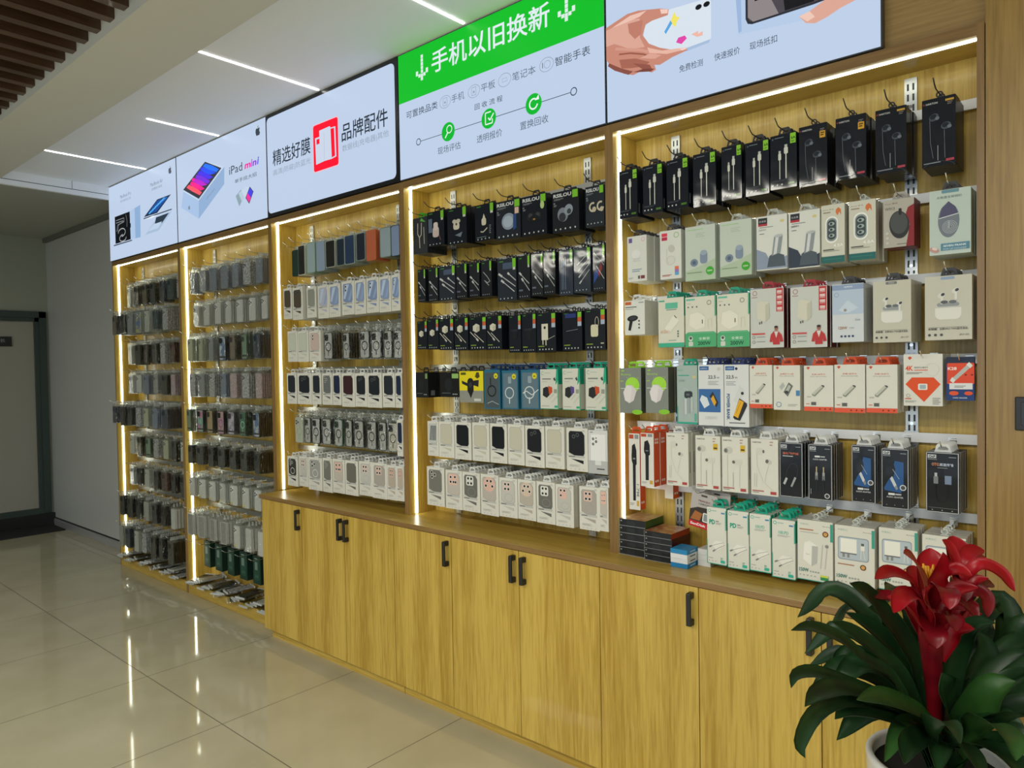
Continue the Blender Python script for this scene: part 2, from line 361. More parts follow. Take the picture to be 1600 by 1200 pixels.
# LED strips
LM = emit((0.95, 1.0, 0.87), LED)
for k in range(5):
    nm = ['leftmost', 'second', 'middle', 'fourth', 'rightmost'][k]
    xa = BX[k] + 0.0185; z0 = 0.08 if k < 2 else CT
    m = MB(); m.box(xa, xa + 0.005, 0.036, 0.048, z0 + 0.004, TOPZ - 0.006, LM, {'-x': METAL})
    tag(m.build('led_strip'), 'upright white LED strip on the left side panel of the %s bay' % nm, 'light', 'upright LED strips in the bays')
    m = MB(); m.box(xa + 0.002, BX[k + 1] - 0.02, 0.027, 0.0355, TOPZ - 0.0055, TOPZ - 0.0005, LM)
    tag(m.build('led_strip'), 'long white LED strip under the top of the %s bay' % nm, 'light', 'LED strips under the bay tops')
# slotted standards and cross rails
ROWZ = [2.322, 2.068, 1.823, 1.576, 1.335, 1.10, 0.862, 0.615, 0.385]
std = None
for k in range(5):
    zb = 0.09 if k < 2 else CT + 0.004; 
    for j, dx in enumerate((0.195, 1.0)):
        xs = BX[k] + dx; t = thing('slotted_upright', 'slotted steel upright on the %s side of the %s' % (['left', 'right'][j], BAY[k]), 'rail', (xs, 0.172, zb), 'slotted uprights on the back panels')
        m = MB(); m.box(-0.0175, 0.0175, -0.008, 0, 0, 2.46 - zb, METAL); m.build('channel', t)
        m = MB(); z = 0.02
        while z < 2.44 - zb:
            for sx in (-0.0075, 0.0075): m.box(sx - 0.0028, sx + 0.0028, -0.0084, -0.0078, z, z + 0.021, BLK)
            z += 0.032
        m.build('slots', t)
        m = MB(); z = 0.04
        while z < 2.44 - zb:
            m.tube([(0, -0.0105, z - 0.004), (0, -0.0078, z - 0.004)], 0.0055, CHROME, 10); z += 0.245
        m.build('screws', t)
    nr = {0: 9, 1: 9}.get(k, 6)
    for r in range(nr):
        z = ROWZ[r] + 0.016; t = thing('cross_rail', '%s metal cross rail %s in the %s' % ('white' if k == 4 else 'steel', ['topmost', 'second from top', 'third from top', 'fourth from top', 'fifth from top', 'sixth from top', 'seventh from top', 'eighth from top', 'lowest'][r] if nr == 9 else ['topmost', 'second from top', 'third from top', 'fourth from top', 'fifth from top', 'lowest'][r], BAY[k]), 'rail', (BX[k] + 0.02, 0.15, z), 'cross rails carrying the hooks')
        m = MB(); m.box(0, BX[k + 1] - BX[k] - 0.04, 0, 0.008, -0.016, 0.014, WMETAL if k == 4 else METAL); m.build('bar', t)
        for dx in (0.175, 0.98): m = MB(); m.box(dx - 0.02, dx + 0.02, 0.008, 0.0135, -0.02, 0.018, METAL); m.build('bracket', t)
# base cabinets and worktop
HB = None
def handle(parent, x, z0):
    global HB
    if HB is None:
        q = MB(); 
        for s_ in (-1, 1): q.prism([(-0.0085, s_ * 0.0565 - (0.0 if s_ < 0 else 0.022)), (0.0085, s_ * 0.0565 - (0.0 if s_ < 0 else 0.022)), (0.0085, s_ * 0.0565 + (0.022 if s_ < 0 else 0)), (-0.0085, s_ * 0.0565 + (0.022 if s_ < 0 else 0))], -0.026, 0.0, BLK)
        q.box(-0.0085, 0.0085, -0.030, -0.021, -0.0555, 0.0555, BLK); HB = q.mesh('handle')
    o = link('handle', HB, parent, (x, 0, z0)); bevel(o, 0.0025, 2); return o
SEAM = [0.80, 1.2165, 1.610, 2.007, 2.404, 2.800, 3.197, 3.598, 3.998, 4.398]
HAND = [1.195, 1.586, 1.640, 2.381, 2.776, 2.832, 3.574, 3.970, 4.030]
YF = -0.125
for c in range(3):
    x0, x1 = SEAM[3 * c], SEAM[3 * c + 3]
    t = thing('base_cabinet', ['three door oak base cabinet at the left, beside the tall bays', 'three door oak base cabinet in the middle of the run', 'three door oak base cabinet at the right, behind the plant'][c], 'cabinet', (x0, 0, 0), 'oak base cabinets')
    m = MB(); m.box(0.0, x1 - x0, YF + 0.0185, 0.195 if c else 0.0, 0.07, 0.836, OAK, {'-y': DARKGAP});  # body front painted dark as the shade seen through the door gaps
    if c == 0: m.box(0.0, x1 - x0, -0.001, 0.195, 0.07, 0.836, OAK)
    m.build('body', t)
    m = MB(); m.box(0.004 if c else 0.0, x1 - x0, -0.075, 0.18, 0.0, 0.07, OAKX, {'-x': EDGE}); m.build('toe_kick', t)
    for d in range(3):
        i = 3 * c + d; a, b_ = SEAM[i] - x0 + 0.0017, SEAM[i + 1] - x0 - 0.0017
        m = MB(); m.box(-(b_ - a) / 2, (b_ - a) / 2, -0.018, 0, 0, 0.766, OAK, {'-z': EDGEX}); dr = m.build('door', t, ((a + b_) / 2, YF + 0.018, 0.068))
        hx = HAND[i] - x0 - (a + b_) / 2; h = handle(dr, hx, 0.76 - 0.068); h.location.y = -0.018
m = MB(); m.box(0.785, 4.398, -0.135, 0.195, 0.8385, 0.8615, OAKX, {'-y': EDGEX, '-x': EDGE})
bevel(tag(m.build('worktop'), 'long oak worktop covering all the base cabinets', 'worktop'), 0.002)

# ================================================================ backlit panels
PW = '#bfd0e9'
def em(c): return emit(c, SIGN)
FR = simple('thin_aluminium_frame', (0.05, 0.06, 0.07), 0.35)
def panel(i, x0, x1, z0, z1, label, face=PW, proud=0.0, frame=0.004):
    t = thing('backlit_panel', label, 'sign', (x0, 0, z0), 'backlit panels above the bays')
    m = MB(); m.box(0, x1 - x0, -0.004 - proud, 0.0285, 0, z1 - z0, FR); m.build('frame', t)
    m = MB(); m.prism([(frame, frame), (x1 - x0 - frame, frame), (x1 - x0 - frame, z1 - z0 - frame), (frame, z1 - z0 - frame)], -0.006 - proud, -0.003 - proud, em(face), FR); m.build('light_face', t)
    mb = MB(); A = Art(mb, -x0, -z0, 1, 1, -0.0062 - proud, em); A.step = 0.00015
    return t, mb, A
def apple(A, x, z, s, col):
    pts = [(0, -.5), (-.12, -.46), (-.25, -.52), (-.38, -.38), (-.48, -.12), (-.46, .15), (-.33, .3), (-.18, .32), (-.03, .26), (.12, .3), (.28, .33), (.42, .24), (.33, .1), (.31, -.02), (.36, -.15), (.46, -.22), (.38, -.4), (.25, -.52), (.12, -.47)]
    A.poly([(x + a * s, z + b * s) for a, b in pts], col); A.circ(x + .06 * s, z + .46 * s, .06 * s, col, .15 * s, 10, -.5)
def shade(c, f):
    h = c.lstrip('#'); return '#' + ''.join('%02x' % max(0, min(255, int(int(h[i:i+2], 16) * f))) for i in (0, 2, 4))
ZT = 3.122
# 1 laptops
t, mb, A = panel(0, BX[0] - 0.012, -0.462, 2.512, ZT, 'leftmost backlit panel picturing two laptops')
A.poly([(-1.285, 2.863), (-1.085, 2.884), (-1.094, 2.637), (-1.279, 2.644)], '#8fb0d6'); A.poly([(-1.285, 2.863), (-1.19, 2.874), (-1.19, 2.640), (-1.279, 2.644)], '#b0c8e6')
A.poly([(-1.584, 2.863), (-1.285, 2.863), (-1.279, 2.644), (-1.582, 2.645)], '#0d1116')
for r in (0.0, 0.02): A.line([(-1.56, 2.83 - r), (-1.40 - r, 2.83 - r), (-1.40 - r, 2.80), (-1.53 + r, 2.79), (-1.55 + r, 2.74)], .006, '#8a8f92')
A.line([(-1.36, 2.85), (-1.34, 2.80), (-1.345, 2.75)], .008, '#6d7174'); A.ring(-1.45, 2.72, .075, .008, '#a9adae', .035, 24, -90, 180); A.ring(-1.43, 2.675, .07, .008, '#a9adae', .03, 24, 90, 360)
A.rect(-1.295, 2.735, -1.27, 2.77, '#0d1116'); A.poly([(-1.615, 2.639), (-1.251, 2.637), (-1.251, 2.629), (-1.615, 2.630)], '#30383f')
A.text('MacBook Pro', -1.459, 2.990, .027, '#6f7d8c', width=.21); A.text('强大性能专业之选', -1.455, 2.957, .02, '#7e8b9a', width=.20)
A.text('MacBook Air', -0.889, 2.985, .027, '#6f7d8c', width=.21); A.text('轻薄随行高效', -0.869, 2.951, .02, '#7e8b9a', width=.18)
A.poly([(-1.019, 2.778), (-0.778, 2.873), (-0.548, 2.873), (-0.785, 2.775)], '#1b2a44')
A.poly([(-0.96, 2.79), (-0.77, 2.866), (-0.585, 2.866), (-0.80, 2.785)], '#1c4f9e')
for i in range(6): A.circ(-0.90 + i * .045, 2.797 + i * .012, .03, '#58b4f0', .007, 12, .3); A.circ(-0.80 + i * .032, 2.827 + i * .006, .03, '#2d7fd8', .006, 12, .2)
A.poly([(-1.019, 2.77), (-0.537, 2.768), (-0.537, 2.760), (-1.019, 2.762)], '#3a4654'); A.poly([(-1.0, 2.757), (-.86, 2.765), (-.77, 2.757), (-.88, 2.75)], '#e9f1fb')
A.poly([(-0.773, 2.744), (-0.535, 2.748), (-0.764, 2.641), (-0.997, 2.640)], '#a9c0da'); A.poly([(-0.80, 2.744), (-0.58, 2.746), (-0.70, 2.69), (-0.83, 2.69)], '#2d3c4b')
A.poly([(-.84, 2.70), (-.70, 2.70), (-.77, 2.66), (-.95, 2.66)], '#bfd2e8')
apple(A, -0.547, 3.045, .05, '#49535e'); mb.build('printed_picture', t)
# 2 tablet
t, mb, A = panel(1, -0.458, 0.7465, 2.512, ZT, 'second backlit panel picturing a tablet on its box')
A.poly([(-0.357, 2.860), (-0.130, 2.760), (-0.138, 2.637), (-0.393, 2.754)], '#a9c4e6'); A.poly([(-0.130, 2.760), (0.231, 2.920), (0.225, 2.809), (-0.138, 2.637)], '#93b0d6')
A.poly([(-0.130, 2.760), (-0.357, 2.860), (-.028, 3.005), (0.231, 2.920)], '#c9d9ee')
scr = [(-0.357, 2.872), (-0.028, 3.003), (0.194, 2.918), (-0.130, 2.771)]; A.poly(scr, '#343842')
def sp(u, v):
    a, b_, c, d = scr; p = [a[i] * (1 - u) * (1 - v) + b_[i] * u * (1 - v) + c[i] * u * v + d[i] * (1 - u) * v for i in (0, 1)]; return tuple(p)
cols = ['#ff5a6a', '#ff1f8f', '#c21fd0', '#7a2fe0', '#4a35f0', '#2a55ff', '#2a78ff']
for i in range(7):
    u = .1 + i * .125; A.poly([sp(u, .08 + .04 * (i % 2)), sp(u + .105, .08), sp(u + .105 + .02, .5), sp(u + .10, .92), sp(u, .92 - .1 * (i % 3)), sp(u - .01, .5)], cols[i])
for i in (2, 5): A.circ(*sp(.10 + i * .125 + .05, .1), .018, cols[i - 1], .010)
apple(A, -.27, 2.735, .03, '#7f8da0'); A.line([(-.02, 2.75), (.10, 2.80)], .010, '#8ba3c2')
A.text('iPad', 0.297, 2.852, .052, '#38424e', width=.165)
for ch, xx, cc, ww in (('m', .489, '#ee2aa0', .07), ('i', .563, '#c92fd0', .014), ('n', .585, '#9a35e0', .045), ('i', .64, '#5a3be8', .014)): A.text(ch, xx, 2.853, .03 if ch in 'mn' else .045, cc, width=ww, bold=.03, shear=.25)
A.text('单手炫大招', 0.366, 2.785, .026, '#414b57', width=.265)
for i in range(3): A.poly([(.374 + i * .035, 2.705 + i * .012), (.416 + i * .035, 2.633 + i * .02), (.49 + i * .03, 2.70 + i * .015), (.44 + i * .035, 2.735 + i * .004)], ['#8fa6b0', '#b6cbdc', '#c6d7e8'][i])
A.poly([(.549, 2.735), (.592, 2.697), (.538, 2.630), (.495, 2.674)], '#343842'); A.poly([(.549, 2.728), (.584, 2.697), (.560, 2.665), (.522, 2.700)], '#4a48e8'); A.poly([(.522, 2.700), (.560, 2.665), (.538, 2.638), (.503, 2.674)], '#ee3aa0')
apple(A, .66, 3.052, .055, '#39424c'); mb.build('printed_picture', t)
# 3 films and accessories, thick black rounded frame
t = thing('backlit_panel', 'backlit panel in a thick black frame with a red phone emblem', 'sign', (0.7475, 0, 2.512), 'backlit panels above the bays')
W3 = 1.2165; H3 = ZT - 2.512; m = MB(); m.box(0, W3, -0.006, 0.0285, 0, H3, simple('black_frame', (0.006, 0.008, 0.011), 0.3)); m.build('frame', t)
def rrp(x0, z0, x1, z1, r, n=5):
    return [(cx + r * math.cos(math.radians(a0 + 90 * i / n)), cz + r * math.sin(math.radians(a0 + 90 * i / n))) for cx, cz, a0 in ((x1 - r, z0 + r, -90), (x1 - r, z1 - r, 0), (x0 + r, z1 - r, 90), (x0 + r, z0 + r, 180)) for i in range(n + 1)]
m = MB(); m.prism(rrp(.010, .022, W3 - .024, H3 - .022, .028), -0.008, -0.005, em(PW)); m.build('light_face', t)
mb = MB(); A = Art(mb, -0.7475, -2.512, 1, 1, -0.0083, em); A.step = .00015
A.text('精选好膜', .818, 2.805, .094, '#24303c', width=.392, bold=.008); A.text('高清|防窥|防蓝光', .819, 2.744, .040, '#93a3b4', width=.392)
A.text('品牌配件', 1.503, 2.802, .094, '#24303c', width=.384, bold=.008); A.text('数据线|充电器|其他', 1.506, 2.744, .040, '#93a3b4', width=.384)
A.rr(1.235, 2.686, 1.476, 2.951, .018, '#f6c3d0'); A.rr(1.241, 2.691, 1.471, 2.946, .014, '#ff1030')
A.poly([(1.258, 2.876), (1.300, 2.876), (1.299, 2.909), (1.399, 2.912), (1.405, 2.902), (1.449, 2.900), (1.453, 2.738), (1.407, 2.733), (1.345, 2.735), (1.263, 2.729)], '#ccd8ea')
A.poly([(1.405, 2.896), (1.437, 2.894), (1.441, 2.744), (1.411, 2.740)], '#ff1030'); A.rect(1.272, 2.838, 1.300, 2.866, '#ff1030'); A.line([(1.343, 2.74), (1.343, 2.89)], .0015, '#8fa0b4')
mb.build('printed_picture', t)
# 4 trade-in
t, mb, A = panel(3, 1.967, 3.1765, 2.512, ZT, 'backlit panel with green heading and a row of green circles')
GRN = '#12bf2a'; A.rect(1.971, 2.884, 3.1725, 3.118, GRN)
def pix(cx):
    q = .0155; g = .0175
    for dx, dz in [(0, 6), (0, 5), (0, 4), (0, 3), (0, 2), (-2, 2), (2, 2), (-2, 1.6), (2, 1.6), (-1, 1), (1, 1), (0, .9), (0, 0)]:
        A.rect(cx + dx * g - q / 2, 2.957 + dz * .0175, cx + dx * g + q / 2, 2.957 + dz * .0175 + q, '#dcefe6')
pix(2.143); pix(2.998)
A.text('手机以旧换新', 2.214, 2.964, .105, '#dfeef0', width=.70, bold=.012)
D = '#2b3947'; G2 = '#5c6c7e'
A.text('可置换品类', 2.029, 2.798, .036, D, width=.22)
def ic(cx, kind):
    A.ring(cx, 2.815, .038 if False else .037, .0022, '#8b9aac', .029)
    if kind == 'l': A.ring(cx, 2.815, .02, .002, '#8b9aac', .011, 4, 45, 405)
    elif kind == 'w': A.ring(cx + .004, 2.815, .017, .002, '#8b9aac', .016); A.line([(cx - .02, 2.805), (cx - .02, 2.827)], .003, D)
    else: A.line([(cx - .013, 2.798), (cx + .013, 2.798), (cx + .013, 2.832), (cx - .013, 2.832), (cx - .013, 2.798)], .002, '#8b9aac'); A.circ(cx, 2.812, .005, '#8b9aac')
for cx, kd in ((2.300, 'p'), (2.485, 'p'), (2.668, 'l'), (2.896, 'w')): ic(cx, kd)
A.text('手机', 2.343, 2.797, .036, G2, width=.083); A.text('平板', 2.529, 2.797, .036, G2, width=.085); A.text('笔记本', 2.712, 2.795, .036, G2, width=.127); A.text('智能手表', 2.940, 2.793, .036, D, width=.172)
A.text('回 收 流 程', 2.49, 2.729, .026, D, width=.165)
A.line([(2.131, 2.671), (3.018, 2.671)], .0028, '#3a4856')
for cx in (2.116, 3.031): A.circ(cx, 2.671, .0165, '#33414f'); A.circ(cx, 2.671, .0125, PW)
for cx in (2.320, 2.574, 2.827): A.circ(cx, 2.673, .043, '#10b933', n=28)
A.ring(2.328, 2.683, .019, .0045, '#eef6f4'); A.line([(2.317, 2.669), (2.300, 2.648)], .006, '#eef6f4')
A.line([(2.588, 2.700), (2.555, 2.700), (2.555, 2.650), (2.596, 2.650), (2.596, 2.668)], .005, '#eef6f4'); A.line([(2.572, 2.676), (2.582, 2.664), (2.604, 2.690)], .006, '#eef6f4')
A.ring(2.827, 2.673, .024, .0065, '#eef6f4', a0=40, a1=350); A.poly([(2.835, 2.685), (2.857, 2.685), (2.855, 2.705)], '#eef6f4')
A.text('现场评估', 2.250, 2.580, .034, '#51606f', width=.150); A.text('透明报价', 2.502, 2.580, .034, '#51606f', width=.150); A.text('置换回收', 2.754, 2.580, .034, '#51606f', width=.150)
mb.build('printed_picture', t)
# 5 phones in hands
t, mb, A = panel(4, 3.1795, 4.143, 2.512, ZT, 'rightmost backlit panel picturing hands holding a pale phone', frame=.003)
A.poly([(3.697, 3.05), (3.697, 2.804), (3.705, 2.685), (3.959, 2.659), (4.02, 2.672), (4.08, 3.05)], '#b6cce8'); A.poly([(3.697, 3.05), (3.697, 2.804), (3.705, 2.690), (3.716, 2.692), (3.712, 3.05)], '#9db8dc')
A.poly([(3.730, 3.05), (3.730, 2.727), (3.737, 2.710), (3.752, 2.704), (3.948, 2.702), (4.03, 2.706), (4.03, 3.05)], '#2e3038')
A.poly([(3.738, 3.05), (3.738, 2.730), (3.744, 2.716), (3.756, 2.711), (3.948, 2.709), (4.02, 2.713), (4.02, 3.05)], '#4c484e'); A.poly([(3.756, 2.711), (3.84, 2.71), (3.80, 2.80), (3.83, 3.05), (3.738, 3.05), (3.738, 2.73)], '#8f8788'); A.poly([(3.86, 2.712), (3.95, 2.711), (3.99, 2.80), (3.97, 3.05), (3.90, 3.05), (3.85, 2.80)], '#19181c')
A.poly([(3.752, 2.83), (3.762, 2.775), (3.775, 2.775), (3.775, 2.84)], '#0a0a0c')
SK = '#c98a76'; SK2 = '#dda896'; SK3 = '#a86858'
A.poly([(3.904, 2.679), (3.937, 2.685), (3.985, 2.705), (4.03, 2.76), (4.10, 2.80), (4.139, 2.81), (4.139, 2.72), (4.08, 2.675), (4.028, 2.664), (3.99, 2.650), (3.953, 2.642), (3.925, 2.652)], SK2); A.poly([(3.904, 2.679), (3.937, 2.685), (3.953, 2.662), (3.93, 2.655)], '#efc8b8')
A.poly([(3.350, 2.825), (3.39, 2.842), (3.442, 2.853), (3.594, 2.842), (3.609, 2.829), (3.608, 2.704), (3.598, 2.695), (3.518, 2.693), (3.42, 2.715), (3.367, 2.750), (3.345, 2.79)], '#d9e4ee')
A.poly([(3.39, 2.70), (3.518, 2.686), (3.60, 2.690), (3.605, 2.70), (3.518, 2.697), (3.43, 2.715)], '#a8bedb')
for cx in (3.563, 2 * 3.563 / 2 + .030): A.circ(cx, 2.823, .012, '#14161a', .009)
A.poly([(3.470, 2.838), (3.478, 2.818), (3.492, 2.812), (3.480, 2.800), (3.474, 2.782), (3.462, 2.796), (3.446, 2.796), (3.456, 2.810)], '#f1e56a'); A.poly([(3.455, 2.812), (3.43, 2.780), (3.436, 2.77), (3.462, 2.800)], '#5aa8e0')
A.poly([(3.485, 2.742), (3.510, 2.742), (3.518, 2.730), (3.497, 2.716), (3.476, 2.728)], '#e04aa8'); A.poly([(3.535, 2.738), (3.562, 2.742), (3.56, 2.732), (3.578, 2.736), (3.578, 2.722), (3.558, 2.722)], '#f0b8a8')
A.poly([(3.183, 2.871), (3.278, 2.893), (3.324, 2.890), (3.413, 2.868), (3.449, 2.853), (3.445, 2.834), (3.383, 2.835), (3.355, 2.830), (3.342, 2.795), (3.367, 2.757), (3.411, 2.729), (3.461, 2.707), (3.514, 2.699), (3.520, 2.688), (3.461, 2.681), (3.411, 2.668), (3.389, 2.674), (3.395, 2.655), (3.377, 2.650), (3.345, 2.668), (3.30, 2.662), (3.259, 2.678), (3.204, 2.723), (3.183, 2.749)], SK)
A.poly([(3.183, 2.86), (3.27, 2.87), (3.33, 2.86), (3.33, 2.79), (3.35, 2.75), (3.29, 2.76), (3.22, 2.80), (3.183, 2.80)], SK2); A.poly([(3.24, 2.735), (3.31, 2.72), (3.37, 2.69), (3.35, 2.68), (3.29, 2.69), (3.25, 2.70)], SK3); A.poly([(3.30, 2.705), (3.37, 2.68), (3.38, 2.66), (3.34, 2.672)], '#93564a'); A.line([(3.225, 2.78), (3.27, 2.765), (3.33, 2.745), (3.40, 2.712)], .010, '#d59a88'); A.line([(3.24, 2.755), (3.29, 2.745), (3.345, 2.725), (3.385, 2.70)], .006, '#9c5c4c')
A.poly([(3.36, 2.745), (3.42, 2.716), (3.514, 2.699), (3.516, 2.692), (3.44, 2.698), (3.37, 2.722)], '#e8b7a6'); A.poly([(3.195, 2.735), (3.25, 2.70), (3.30, 2.675), (3.28, 2.668), (3.22, 2.70), (3.19, 2.725)], '#8a5146')
A.poly([(3.33, 2.715), (3.39, 2.695), (3.42, 2.70), (3.37, 2.72)], '#dba593'); A.poly([(3.30, 2.672), (3.345, 2.672), (3.39, 2.66), (3.375, 2.654), (3.34, 2.662)], '#7c463c'); A.poly([(3.21, 2.862), (3.29, 2.882), (3.36, 2.878), (3.33, 2.865), (3.27, 2.862)], '#eec2b2')
A.poly([(3.49, 2.701), (3.514, 2.699), (3.517, 2.692), (3.50, 2.692)], '#f4d2c6'); A.poly([(3.28, 2.855), (3.345, 2.85), (3.335, 2.80), (3.31, 2.79), (3.285, 2.82)], '#c07f6c')
A.poly([(3.415, 2.864), (3.447, 2.853), (3.445, 2.84), (3.42, 2.846)], '#f3cdbe')
A.text('免费检测', 3.489, 2.617, .025, '#3a4654', width=.089); A.text('快速报价', 3.621, 2.619, .025, '#3a4654', width=.090); A.text('现场抵扣', 3.745, 2.619, .025, '#3a4654', width=.091)
mb.build('printed_picture', t)
